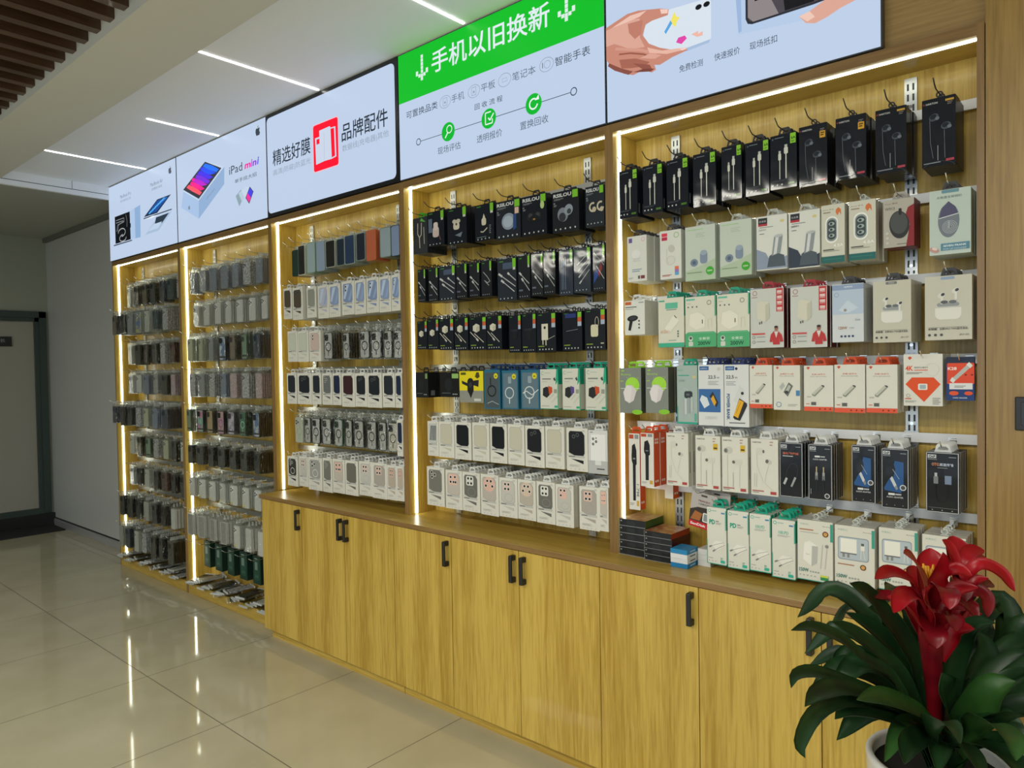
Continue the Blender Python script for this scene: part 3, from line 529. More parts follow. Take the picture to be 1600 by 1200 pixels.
ROWS={
'5.1':[(3.227,3.306,2.321,2.142,'cable6a'),(3.330,3.410,2.320,2.144,'cable6a'),(3.427,3.514,2.321,2.145,'cable6a'),(3.532,3.616,2.321,2.138,'cable6a'),(3.638,3.708,2.325,2.144,'cable6a'),(3.723,3.803,2.321,2.144,'cable6a'),(3.806,3.892,2.325,2.151,'cable6a'),(3.899,3.985,2.333,2.144,'earblack_a'),(4.010,4.097,2.334,2.145,'earblack_b'),(4.123,4.206,2.331,2.142,'earblack_c'),(4.246,4.330,2.330,2.138,'earblack_d')],
'5.2':[(3.259,3.342,2.070,1.901,'purplelabel'),(3.398,3.482,2.072,1.897,'redlabel'),(3.499,3.611,2.072,1.882,'palegreen'),(3.629,3.741,2.072,1.885,'palegreen'),(3.758,3.858,2.070,1.893,'holder_a'),(3.864,3.962,2.069,1.888,'holder_b'),(3.966,4.035,2.075,1.895,'pill'),(4.047,4.122,2.074,1.895,'pill'),(4.144,4.225,2.062,1.922,'mouse'),(4.264,4.365,2.068,1.886,'mint')],
'5.3':[(3.244,3.330,1.830,1.702,'carcharger'),(3.387,3.492,1.829,1.651,'tealband'),(3.496,3.613,1.825,1.648,'green200'),(3.616,3.732,1.825,1.645,'green200'),(3.734,3.846,1.833,1.638,'redman'),(3.868,3.981,1.828,1.635,'redman'),(3.997,4.088,1.826,1.648,'white120'),(4.114,4.217,1.825,1.643,'pods_a'),(4.252,4.368,1.826,1.645,'pods_b')],
'5.4':[(3.217,3.310,1.578,1.406,'lime'),(3.331,3.423,1.579,1.410,'lime'),(3.460,3.540,1.584,1.375,'tealbank'),(3.543,3.636,1.585,1.373,'bank_blue'),(3.640,3.728,1.584,1.372,'bank_yellow'),(3.728,3.808,1.581,1.438,'usb'),(3.810,3.897,1.579,1.434,'usb_swivel'),(3.909,3.998,1.577,1.433,'usb'),(4.002,4.090,1.579,1.431,'usb'),(4.094,4.180,1.577,1.433,'usb'),(4.196,4.296,1.606,1.456,'card4k'),(4.308,4.382,1.596,1.473,'cardk28')],
'5.5':[(3.254,3.301,1.330,1.041,'selfie_long'),(3.306,3.361,1.334,1.134,'selfie'),(3.415,3.501,1.340,1.149,'earwhite_a'),(3.530,3.622,1.336,1.147,'earwhite_b'),(3.629,3.721,1.336,1.147,'earwhite_b'),(3.732,3.825,1.335,1.147,'earwhite_a'),(3.829,3.903,1.328,1.151,'adapter_curl'),(3.921,3.993,1.327,1.151,'adapter_jacks'),(4.051,4.118,1.332,1.157,'adapter_blue'),(4.135,4.208,1.327,1.149,'adapter_blue'),(4.253,4.336,1.324,1.151,'adapter_u')],
'5.6':[(3.571,3.643,1.086,0.888,'pd_a'),(3.647,3.722,1.083,0.885,'pd_a'),(3.725,3.797,1.082,0.889,'pd_b'),(3.802,3.878,1.073,0.881,'pd_b'),(3.885,3.994,1.083,0.890,'w150_a'),(4.000,4.115,1.080,0.891,'w150_b'),(4.127,4.230,1.089,0.903,'w150_b'),(4.243,4.352,1.084,0.911,'w150_b')],
'4.1':[(2.051,2.152,2.315,2.143,'ycable'),(2.151,2.265,2.329,2.166,'bl_charger'),(2.291,2.411,2.323,2.157,'bl_pods'),(2.466,2.584,2.313,2.151,'bl_toy'),(2.596,2.733,2.306,2.141,'rs_cup'),(2.742,2.876,2.304,2.137,'rs_buds'),(2.907,3.038,2.295,2.131,'rs_grey'),(3.074,3.205,2.289,2.132,'rs_open')],
'4.2':[(2.077,2.129,2.066,1.910,'bl_diag'),(2.152,2.219,2.063,1.906,'bl_diag'),(2.226,2.335,2.063,1.904,'bl_diag2'),(2.341,2.409,2.063,1.907,'bl_diag'),(2.425,2.488,2.058,1.907,'bl_diag'),(2.500,2.563,2.060,1.904,'bl_curl'),(2.598,2.706,2.057,1.876,'bl_diag2'),(2.716,2.783,2.059,1.877,'bl_diag'),(2.790,2.850,2.058,1.884,'bl_diag'),(2.855,2.915,2.059,1.885,'bl_diag'),(2.936,3.004,2.057,1.876,'bl_vert'),(3.009,3.091,2.056,1.880,'bl_fan'),(3.105,3.173,2.057,1.880,'bl_redblue')],
'4.3':[(2.065,2.138,1.817,1.682,'bl_cube'),(2.140,2.216,1.822,1.679,'bl_cube'),(2.221,2.316,1.819,1.674,'bl_cubecable'),(2.322,2.413,1.818,1.670,'bl_cubecable'),(2.421,2.523,1.816,1.669,'bl_cubecable'),(2.528,2.617,1.816,1.667,'bl_cubecable'),(2.659,2.727,1.811,1.651,'bl_plain'),(2.732,2.810,1.813,1.649,'bl_plain'),(2.814,2.914,1.810,1.650,'bl_plug'),(2.948,3.047,1.807,1.651,'bl_plain2'),(3.059,3.156,1.810,1.651,'bl_strap')],
'4.4':[(2.045,2.138,1.570,1.448,'squat_a'),(2.220,2.347,1.568,1.453,'squat_b'),(2.350,2.499,1.573,1.430,'yellow'),(2.507,2.600,1.578,1.404,'bluecable'),(2.614,2.705,1.574,1.406,'bluering'),(2.723,2.821,1.576,1.409,'bluering2'),(2.827,2.924,1.577,1.412,'tealchg_r'),(2.944,3.033,1.579,1.411,'tealchg_p'),(3.062,3.161,1.579,1.412,'tealchg_r')],
'4.5':[(2.126,2.202,1.335,1.169,'case_stripe'),(2.206,2.307,1.337,1.168,'case_beige'),(2.311,2.420,1.338,1.166,'case_black'),(2.426,2.532,1.340,1.166,'case_beige'),(2.536,2.638,1.340,1.166,'case_black'),(2.642,2.736,1.341,1.166,'case_beige'),(2.740,2.846,1.339,1.164,'case_blackcam'),(2.849,2.950,1.340,1.167,'case_beige'),(2.960,3.065,1.339,1.165,'case_blackcam'),(3.071,3.164,1.334,1.163,'case_clearwhite')],
'4.6':[(2.116,2.235,1.116,0.930,'case_grey3'),(2.246,2.354,1.110,0.929,'case_pink5'),(2.355,2.470,1.110,0.930,'case_grey4'),(2.472,2.584,1.110,0.927,'case_pinkround'),(2.586,2.691,1.104,0.932,'case_pinkclear'),(2.693,2.795,1.105,0.934,'case_beigeround'),(2.799,2.897,1.106,0.932,'case_grey4'),(2.900,2.990,1.104,0.931,'case_pink4'),(3.021,3.116,1.107,0.934,'case_pinkgrey'),(3.119,3.208,1.111,0.939,'case_pink5')],
'3.1':[(0.989,1.033,2.290,2.138,'sil_green'),(1.026,1.111,2.310,2.139,'sil_white'),(1.112,1.215,2.315,2.142,'sil_mint'),(1.219,1.302,2.310,2.143,'sil_blue'),(1.302,1.399,2.303,2.154,'sil_black'),(1.418,1.481,2.300,2.154,'sil_navy'),(1.475,1.573,2.309,2.153,'sil_navyblue'),(1.585,1.668,2.307,2.162,'sil_navy2'),(1.668,1.751,2.311,2.153,'sil_orange'),(1.779,1.873,2.308,2.157,'sil_pale'),(1.892,1.971,2.308,2.153,'sil_blue2')],
'3.2':[(0.884,0.972,2.074,1.895,'case_brown'),(0.980,1.087,2.070,1.884,'case_brown'),(1.129,1.218,2.061,1.888,'case_clear'),(1.239,1.338,2.060,1.878,'case_pinkblue'),(1.342,1.447,2.058,1.879,'case_blue'),(1.462,1.570,2.063,1.884,'case_blue2'),(1.573,1.671,2.060,1.881,'case_blue'),(1.677,1.777,2.062,1.882,'case_blue2'),(1.779,1.873,2.059,1.879,'case_blue'),(1.881,1.984,2.060,1.880,'case_blue2')],
'3.3':[(0.921,1.017,1.820,1.641,'case_cream'),(1.025,1.132,1.816,1.639,'case_cream'),(1.143,1.253,1.812,1.639,'case_rosy'),(1.262,1.356,1.816,1.646,'bag_ring'),(1.445,1.502,1.807,1.644,'bag_ring'),(1.589,1.682,1.809,1.644,'bag_ring'),(1.688,1.776,1.804,1.642,'bag_ring'),(1.788,1.864,1.803,1.640,'bag_ring'),(1.870,1.946,1.801,1.637,'bag_ring')],
'3.4':[(0.900,1.002,1.574,1.394,'case_dark'),(1.012,1.154,1.573,1.394,'case_darkcam'),(1.159,1.248,1.572,1.396,'case_dark'),(1.259,1.355,1.571,1.396,'case_dkgrey'),(1.356,1.439,1.571,1.396,'case_navy'),(1.439,1.561,1.570,1.389,'case_wine'),(1.564,1.660,1.569,1.392,'case_darkcam'),(1.663,1.785,1.569,1.390,'case_darkcam'),(1.792,1.887,1.568,1.394,'case_dark'),(1.896,2.003,1.567,1.394,'case_navy')],
'3.5':[(0.954,1.047,1.333,1.163,'bag_white'),(1.055,1.120,1.334,1.165,'bag_ring'),(1.128,1.215,1.333,1.166,'bag_ring'),(1.223,1.323,1.334,1.167,'bag_ring'),(1.338,1.435,1.334,1.165,'bag_ringgreen'),(1.442,1.516,1.334,1.167,'bag_ring'),(1.518,1.618,1.333,1.167,'bag_ringb'),(1.632,1.726,1.333,1.164,'bag_ringb'),(1.732,1.807,1.333,1.163,'bag_ring'),(1.807,1.892,1.333,1.162,'bag_ringtan'),(1.901,1.990,1.332,1.150,'case_navy')],
'3.6':[(0.883,0.995,1.081,0.907,'case_blackclear'),(1.008,1.102,1.089,0.915,'case_pinkclear'),(1.105,1.237,1.091,0.905,'case_ringgrey'),(1.245,1.337,1.096,0.905,'case_grey3'),(1.340,1.455,1.098,0.911,'case_pink5'),(1.455,1.569,1.098,0.911,'case_greyb'),(1.582,1.691,1.103,0.922,'case_pinkclear'),(1.695,1.809,1.103,0.919,'case_pinkgrey'),(1.813,1.890,1.099,0.922,'case_tan'),(1.894,1.946,1.100,0.924,'case_tan')],
}
LEAVES=[(0.0174,[(4.398,-0.967,1.022),(4.37,-1.055,1.085),(4.349,-1.124,1.137),(4.326,-1.184,1.166),(4.313,-1.234,1.173)]),(0.0236,[(4.399,-0.913,1.004),(4.369,-0.963,1.067),(4.341,-1.013,1.11),(4.319,-1.058,1.138)]),(0.0265,[(4.407,-0.853,0.986),(4.375,-0.867,1.042),(4.338,-0.897,1.087),(4.303,-0.927,1.116)]),(0.0330,[(4.413,-0.847,0.998),(4.383,-0.872,1.07),(4.355,-0.92,1.134),(4.343,-0.956,1.168),(4.327,-0.983,1.189)]),(0.0163,[(4.413,-0.915,0.943),(4.389,-0.988,0.997),(4.362,-1.09,1.051),(4.337,-1.19,1.098),(4.326,-1.252,1.112),(4.328,-1.277,1.102)]),(0.0224,[(4.407,-0.934,0.956),(4.383,-1.045,1.02),(4.364,-1.153,1.069),(4.354,-1.242,1.088),(4.354,-1.294,1.088)]),(0.0165,[(4.407,-0.947,0.957),(4.384,-1.072,1.019),(4.369,-1.19,1.061),(4.363,-1.287,1.073),(4.366,-1.351,1.059),(4.379,-1.367,1.052)]),(0.0194,[(4.418,-0.938,0.938),(4.4,-1.032,0.987),(4.384,-1.111,1.022),(4.376,-1.184,1.047),(4.371,-1.214,1.044)]),(0.0190,[(4.387,-0.858,0.97),(4.33,-0.867,1.015),(4.299,-0.88,1.026),(4.28,-0.897,1.01),(4.288,-0.917,0.999)]),(0.0252,[(4.435,-0.923,0.949),(4.421,-1.013,1.006),(4.405,-1.105,1.048),(4.39,-1.171,1.064)]),(0.0269,[(4.451,-0.843,0.947),(4.461,-0.845,1.014),(4.477,-0.856,1.08),(4.505,-0.87,1.121),(4.532,-0.873,1.132)]),(0.0397,[(4.478,-0.78,0.92),(4.511,-0.723,0.978),(4.527,-0.682,1.027),(4.525,-0.668,1.081),(4.511,-0.666,1.116),(4.497,-0.678,1.11)]),(0.0324,[(4.477,-0.795,0.909),(4.511,-0.75,0.955),(4.537,-0.713,1.006),(4.546,-0.703,1.063),(4.562,-0.701,1.09),(4.585,-0.696,1.086)]),(0.0305,[(4.483,-0.815,0.922),(4.525,-0.804,0.978),(4.565,-0.794,1.025),(4.605,-0.798,1.059),(4.631,-0.789,1.056)]),(0.0283,[(4.483,-0.816,0.907),(4.532,-0.812,0.956),(4.583,-0.819,1.0),(4.623,-0.837,1.022),(4.651,-0.839,1.013)]),(0.0234,[(4.443,-0.93,0.916),(4.457,-1.022,0.983),(4.484,-1.077,1.023),(4.507,-1.11,1.035),(4.525,-1.147,1.03)]),(0.0278,[(4.493,-0.899,0.935),(4.526,-0.975,0.994),(4.556,-1.028,1.017),(4.58,-1.073,1.02),(4.586,-1.095,1.004)]),(0.0375,[(4.472,-0.852,0.913),(4.503,-0.877,0.975),(4.532,-0.889,1.022),(4.563,-0.888,1.043)]),(0.0454,[(4.448,-0.86,0.901),(4.461,-0.9,0.967),(4.465,-0.934,1.019),(4.465,-0.947,1.051)]),(0.0370,[(4.426,-0.825,0.917),(4.4,-0.82,0.981),(4.373,-0.828,1.042),(4.346,-0.837,1.097),(4.324,-0.856,1.11)]),(0.0211,[(4.504,-0.864,0.928),(4.556,-0.935,0.995),(4.592,-0.983,1.028),(4.62,-0.998,1.026)]),(0.0359,[(4.468,-0.802,0.925),(4.495,-0.777,0.992),(4.5,-0.77,1.044),(4.491,-0.777,1.08)]),(0.0298,[(4.456,-0.773,0.93),(4.47,-0.679,0.986),(4.479,-0.617,1.03),(4.472,-0.595,1.063)]),(0.0257,[(4.447,-0.781,0.939),(4.449,-0.684,1.0),(4.459,-0.607,1.041),(4.478,-0.523,1.077)]),(0.0336,[(4.427,-0.811,0.936),(4.401,-0.766,0.996),(4.377,-0.745,1.044),(4.359,-0.747,1.08)]),(0.0248,[(4.441,-0.919,0.918),(4.443,-1.022,0.961),(4.444,-1.1,0.979),(4.451,-1.147,0.974)]),(0.0240,[(4.464,-0.899,0.914),(4.504,-1.022,0.974),(4.533,-1.102,0.993),(4.557,-1.16,0.996)]),(0.0254,[(4.419,-0.806,0.899),(4.383,-0.771,0.916),(4.344,-0.737,0.929),(4.326,-0.727,0.929)]),(0.0331,[(4.443,-0.797,0.936),(4.452,-0.747,1.004),(4.452,-0.706,1.05),(4.444,-0.699,1.085)]),(0.0362,[(4.436,-0.83,0.905),(4.426,-0.824,0.965),(4.415,-0.819,1.009),(4.406,-0.812,1.046)]),]
BRACTS_A=[(0.0211,[(4.442,-0.963,1.174),(4.436,-1.033,1.226),(4.421,-1.098,1.252),(4.411,-1.147,1.251)]),(0.0313,[(4.442,-0.937,1.163),(4.442,-0.975,1.214),(4.441,-1.027,1.256),(4.435,-1.072,1.279)]),(0.0413,[(4.443,-0.936,1.163),(4.442,-0.923,1.198),(4.439,-0.898,1.226),(4.436,-0.886,1.25)]),(0.0293,[(4.444,-0.935,1.163),(4.453,-0.952,1.199),(4.464,-0.968,1.234),(4.474,-0.985,1.268)]),(0.0253,[(4.444,-0.962,1.156),(4.442,-1.029,1.201),(4.438,-1.098,1.216),(4.433,-1.13,1.198)]),(0.0225,[(4.446,-0.933,1.171),(4.468,-0.952,1.22),(4.489,-0.96,1.237),(4.51,-0.955,1.229)]),(0.0279,[(4.449,-0.957,1.166),(4.474,-1.013,1.216),(4.493,-1.05,1.22),(4.496,-1.061,1.198)]),(0.0250,[(4.445,-0.949,1.108),(4.444,-1.002,1.141),(4.441,-1.056,1.18),(4.441,-1.096,1.205)]),(0.0255,[(4.448,-0.946,1.119),(4.475,-0.987,1.162),(4.493,-1.011,1.169),(4.5,-1.033,1.156)]),(0.0343,[(4.441,-0.925,1.149),(4.43,-0.908,1.172),(4.416,-0.892,1.197),(4.406,-0.874,1.211)]),(0.0303,[(4.443,-0.923,1.152),(4.452,-0.901,1.179),(4.458,-0.882,1.191),(4.462,-0.866,1.184)]),(0.0361,[(4.446,-0.947,1.141),(4.454,-0.98,1.144),(4.464,-1.011,1.138),(4.47,-1.02,1.117)]),(0.0433,[(4.447,-0.947,1.119),(4.451,-0.982,1.159),(4.456,-1.016,1.198),(4.457,-1.028,1.218)]),]
BRACTS_B=[(0.0204,[(4.459,-0.763,1.171),(4.455,-0.765,1.204),(4.446,-0.772,1.23),(4.436,-0.781,1.245)]),(0.0372,[(4.46,-0.762,1.171),(4.455,-0.739,1.194),(4.449,-0.717,1.218),(4.44,-0.697,1.237)]),(0.0245,[(4.46,-0.761,1.171),(4.467,-0.754,1.203),(4.476,-0.733,1.219),(4.493,-0.705,1.218)]),(0.0249,[(4.463,-0.759,1.167),(4.492,-0.759,1.202),(4.524,-0.745,1.189),(4.546,-0.74,1.157)]),(0.0267,[(4.461,-0.761,1.134),(4.482,-0.757,1.151),(4.502,-0.753,1.14),(4.505,-0.751,1.103)]),(0.0232,[(4.461,-0.761,1.138),(4.473,-0.724,1.152),(4.49,-0.696,1.153),(4.505,-0.67,1.143)]),(0.0238,[(4.46,-0.763,1.122),(4.473,-0.804,1.143),(4.489,-0.83,1.141),(4.501,-0.833,1.122)]),(0.0250,[(4.46,-0.761,1.167),(4.462,-0.72,1.182),(4.469,-0.673,1.193),(4.486,-0.632,1.187)]),(0.0281,[(4.46,-0.762,1.155),(4.459,-0.789,1.185),(4.454,-0.819,1.205),(4.45,-0.836,1.198)]),(0.0317,[(4.462,-0.773,1.158),(4.47,-0.805,1.179),(4.48,-0.837,1.176),(4.485,-0.846,1.153)]),(0.0197,[(4.425,-0.9,1.116),(4.391,-0.889,1.145),(4.367,-0.896,1.152),(4.352,-0.922,1.153)]),]# ================================================================ packaged goods
W = '#dfe1dc'; CR = '#d3d2c4'; K0 = '#0c131f'; GREEN = '#8fd13a'; TEAL = '#12a58a'; GREYT = '#8d9294'
def lines(A, x, y, w, n, h=.010, gap=.022, col=GREYT, cut=.8):
    for i in range(n): A.rect(x, y - i * gap, x + w * (1 if i % 2 == 0 else cut), y - i * gap + h, col)
def dots(A, x0, x1, y, n, r, col):
    for i in range(n): A.circ(x0 + (x1 - x0) * i / max(1, n - 1), y, r, col, n=10)
def cable(A, x, y0, y1, w, col='#d9dad2'):
    A.rect(x - w * .28, y0, x + w * .28, y1, col); A.rr(x - w, y1 - .02, x + w, y1 + .10, w * .5, col); A.rect(x - w * .7, y1 + .10, x + w * .7, y1 + .15, '#c3c6c2')
def d_cable6a(A):
    cable(A, .36, .18, .55, .055); cable(A, .60, .18, .65, .075)
    A.rr(.76, .80, .97, .985, .02, GREEN); A.text('6A', .80, .875, .05, '#1d3a14', bold=.02); lines(A, .80, .84, .13, 2, .006, .014, '#2f5a1c')
    A.circ(.10, .93, .035, '#5a6478'); lines(A, .17, .935, .35, 1, .013, .02, '#7c8592'); lines(A, .06, .155, .6, 2, .006, .018, '#59616c'); dots(A, .1, .45, .075, 3, .035, '#c9d0d2'); A.rect(.68, .055, .93, .095, '#4d7a2c')
def logo(A, s, col, x=.06, y=.92, h=.03, **k): A.text(s, x, y, h, col, bold=.02, **k)
def earbud(A, x, y, s, body, tip, ang=0):
    A.circ(x, y, .13 * s, body, .10 * s, 20, ang); A.circ(x + .10 * s * math.cos(ang), y + .08 * s * math.sin(ang), .07 * s, tip, .09 * s, 16, ang)
def d_earblack(v):
    def f(A):
        A.circ(.06, .93, .03, '#8a3038'); logo(A, 'HARTON', '#c9ccd0', .12, .915, .028)
        if v in 'ab': A.rr(.74, .76, .94, .87, .01, '#d9a63a'); lines(A, .77, .83, .14, 2, .02, .035, '#5a4210')
        else: A.rect(.70, .925, .95, .955, '#c9a040')
        lines(A, .76, .90, .15, 2, .01, .025, '#8a8080')
        G = '#4a525e'; H = '#6f7884'
        (ex, ey, fx, fy) = {'a': (.35, .72, .65, .50), 'b': (.35, .68, .70, .52), 'c': (.35, .70, .68, .55), 'd': (.36, .72, .72, .57)}[v]
        for (x, y, a) in ((ex, ey, .5), (fx, fy, .2)):
            A.circ(x, y, .15, G, .12, 22, a); A.circ(x - .02, y + .01, .10, '#23282f', .08, 20, a); A.circ(x + .10, y - .02, .065, H, .06, 14, a)
        A.line([(ex - .12, ey - .04), (ex - .10, .35), (ex - .02, .12)], .014, H); A.line([(fx - .05, fy - .06), (fx - .03, .10)], .014, '#7a828a'); A.line([(.48, .30), (.48, .08)], .02, '#9aa1a8')
        for i in range(9): A.rect(.55 + .01 * (i % 2), .30 + i * .014, .98, .302 + i * .014, '#2a3038')
        A.ring(.5, -.03, .48, .02, '#3a4048', .22, 24, 0, 180); A.rect(.72, .05, .96, .085, '#b04858'); lines(A, .06, .045, .5, 1, .014, .02, '#8a929a')
    return f
def d_purplelabel(A):
    A.rect(.08, .86, .26, .96, '#6d5aa0'); A.ring(.82, .91, .09, .015, '#e07ab0'); A.circ(.45, .60, .22, '#e9e9ea', .2); lines(A, .3, .5, .4, 3, .006, .03, '#b5b8ba'); lines(A, .25, .25, .5, 2, .02, .04, '#8fa8b8'); A.rect(.55, .05, .66, .12, '#6e5f5f'); A.rect(.70, .05, .90, .12, '#7c3a44'); lines(A, .06, .08, .25, 2, .008, .02)
def d_redlabel(A):
    A.rect(.08, .88, .35, .95, '#e23a58'); A.rect(.08, .80, .35, .87, '#c02a50'); A.ring(.78, .89, .12, .02, '#5fb046'); A.circ(.55, .62, .15, '#c9c9c2', .17, 20, .5); A.circ(.5, .38, .22, '#cfcfc8', .2, 24, .3); A.circ(.5, .38, .19, '#dcdcd6', .17, 24, .3); A.line([(.33, .62), (.32, .45), (.4, .3)], .015, '#bdbdb6'); A.rect(.70, .07, .88, .13, '#5aa8d8'); A.rect(.70, .13, .88, .19, '#9a7ac0'); A.rect(.70, .19, .88, .25, '#e87858'); lines(A, .1, .08, .45, 2, .01, .02, '#b04040')
def d_palegreen(A):
    A.poly([(0, 0), (1, 0), (1, .38), (.6, .28), (0, .18)], '#b9ccb4'); A.rect(.06, .93, .6, .945, '#a8cf9a'); lines(A, .36, .86, .3, 3, .006, .03, '#9db3a4'); A.circ(.30, .33, .13, '#7f8fa6', .12); A.circ(.30, .33, .06, '#5d6c84', .06); A.rr(.50, .30, .74, .52, .09, '#8898b0'); A.circ(.62, .50, .11, '#9fb0c4', .08); A.circ(.82, .16, .13, '#48b038'); A.text('120W', .82, .145, .03, '#e9f4e4', align='c', bold=.02); lines(A, .06, .14, .5, 1, .012, .02, '#7d9a7c')
def d_holder(v):
    def f(A):
        A.rect(.06, .85, .36, .97, '#23262e'); A.rect(.06, .82, .36, .86, '#b8283a'); A.text('古龙思', .09, .89, .035, '#c9ccd0', width=.23)
        lines(A, .1, .79, .45, 1, .010, .02, '#6a7078'); A.text('200W+', .08, .73, .035, '#3d434b' if v == 'b' else '#9aa0a6', bold=.02); lines(A, .1, .67, .16, 1, .012, .02, '#5a6068'); A.circ(.84, .88, .07, '#d9cf8a', .045)
        A.poly([(0, .02), (0, .40), (.30, .32), (.50, .12), (1, .24), (1, .02)], '#8f9cb4' if v == 'a' else '#2e3a4c'); A.poly([(.35, .05), (.95, .05), (.9, .25), (.6, .32), (.42, .25)], '#4d5864'); A.poly([(.50, .25), (.78, .30), (.86, .62), (.58, .60)], '#8f979e'); A.poly([(.56, .27), (.66, .29), (.74, .61), (.64, .605)], '#d8dcde'); A.circ(.72, .61, .14, '#b9c0c4', .05, 16, .1)
    return f
def d_pill(A):
    A.text('Jinma 吉马', .08, .905, .025, '#50443a', width=.45); A.rect(.08, .86, .4, .88, '#9a8a78'); A.poly([(.62, .86), (.70, .80), (.78, .86), (.86, .80), (.84, .90), (.74, .94), (.64, .91)], '#d8763a')
    A.rr(.18, .34, .72, .80, .26, '#f2f3f0', 8); A.rr(.23, .37, .67, .77, .21, '#8d9a9c', 8); A.rr(.27, .40, .63, .74, .17, '#3c484c', 8)
    for y in (.47, .57, .67): A.circ(.45, y, .13, '#9fb0b2', .08); A.circ(.43, y, .06, '#26302f', .05)
    A.text('4.8A', .95, .265, .055, '#f7f7f2', align='r', bold=.02, width=.42); A.rect(.08, .22, .55, .236, '#40403a'); lines(A, .08, .20, .7, 1, .008, .02, '#8a8a80'); A.rect(0, .0, 1, .115, '#1d6663'); lines(A, .08, .06, .8, 1, .008, .02, '#2f8580')
def d_mouse(A):
    A.poly([(.74, 0), (1, 0), (1, .86), (.80, .80), (.70, .62), (.86, .45), (.80, .22)], '#8a1c26')
    A.text('Royal 雷威', .05, .90, .03, '#7a3a36', width=.42); A.text('W913', .05, .78, .06, '#4a4a46', width=.32); A.circ(.52, .46, .33, '#26282a', .50, 28, .1); A.circ(.51, .50, .28, '#484b4b', .40, 28, .1); A.rr(.50, .66, .60, .80, .04, '#1c1d1e'); dots(A, .12, .12, .30, 1, .05, '#c9c8c0'); 
    for y in (.10, .20, .30): A.circ(.13, y, .05, '#c9c8c0')
    A.rect(.45, .05, .78, .065, '#7c7a72')
def d_mint(A):
    A.rr(.30, .945, .72, .995, .02, '#6e98a6'); A.text('大吸盘支架钥扣', .18, .865, .038, '#46565a', width=.60); A.circ(.47, .52, .26, '#7c8490', .47, 32); A.poly([(.24, .56), (.30, .72), (.47, .815), (.64, .72), (.70, .60)], '#5b5a78'); A.poly([(.23, .57), (.71, .62), (.71, .605), (.23, .555)], '#cfd6da')
    for r in (.18, .14, .10, .06): A.ring(.50, .42, r, .010, '#c2c9d2', r * 1.0, 20)
    A.line([(.48, .52), (.48, .40)], .04, '#aab2bc'); A.rect(.28, .06, .97, .17, '#5f8ea6'); A.text('SEVEN FRANK', .62, .115, .03, '#e6eef0', align='c', width=.56, bold=.02); A.text('POP UP HOLDER', .62, .07, .022, '#d2dee2', align='c', width=.56); A.circ(.12, .08, .13, '#c79a94', .07, 18, -.4); A.circ(.13, .10, .07, '#e8d4d0', .04, 14, -.4)
def d_carcharger(A):
    A.rect(.03, .88, .34, .97, '#c8622c'); A.rect(.7, .92, .95, .95, '#9aa0a2'); A.rect(.04, .80, .60, .825, '#5a5a58'); A.rect(.04, .75, .45, .762, '#8a8a88'); A.circ(.40, .48, .27, '#16181b', .13, 22, .1); A.circ(.42, .49, .18, '#34383e', .07, 18, .1); A.poly([(.25, .40), (.42, .42), (.30, .12), (.18, .14)], '#16181b'); dots(A, .72, .72, .4, 1, .04, '#3c4044'); A.circ(.72, .30, .04, '#3c4044'); A.circ(.72, .20, .04, '#3c4044')
def d_tealband(A):
    A.rect(.28, .78, .76, .90, '#63bfa2'); A.rect(.03, .93, .25, .955, TEAL); A.rect(.32, .75, .72, .765, '#6e8a80'); A.poly([(.25, .38), (.62, .66), (.82, .52), (.42, .27)], '#eceade'); A.line([(.62, .64), (.72, .58)], .025, '#2c3030'); A.line([(.25, .38), (.42, .27), (.82, .52)], .006, '#b9b8a8'); A.text('新国标', .08, .28, .07, '#d9b4a0', shear=.1); lines(A, .4, .13, .3, 1, .012, .02, '#6a9a86'); A.rect(0, .0, 1, .085, '#43b391')
    for y in (.2, .25, .3): A.rect(.74, y, .80, y + .03, '#6a7a74')
def d_green200(A):
    A.rect(.03, .93, .32, .965, '#67bfa6'); A.text('MICRO', .05, .86, .02, '#8b9894'); dots(A, .10, .38, .80, 3, .025, '#55605c'); A.ring(.78, .87, .07, .015, '#6e7a76'); A.poly([(.12, .45), (.16, .66), (.42, .70), (.66, .60), (.64, .40), (.36, .34)], '#e9e7da'); A.line([(.12, .45), (.16, .66), (.42, .70), (.66, .60)], .005, '#c2c0b0'); A.rect(.55, .46, .575, .54, '#35302c'); A.line([(.74, .36), (.75, .54), (.86, .55), (.86, .38)], .018, '#d5d2c4')
    A.poly([(0, 0), (1, 0), (1, .26), (.93, .30), (.1, .30), (0, .26)], '#4fae78'); A.line([(.12, .28), (.92, .28)], .01, '#8fd0a8'); A.text('全兼容', .62, .14, .055, '#dff0e2', align='c', width=.36); A.text('200W', .62, .035, .075, '#1e5a44', align='c', bold=.03, width=.42); A.circ(.18, .17, .07, '#d9ddd6', .08); A.circ(.18, .18, .045, '#4a5a52', .045); A.rr(.11, .02, .26, .11, .03, '#d0d5cc'); A.rect(.965, .60, 1, 1, '#36ad7e')
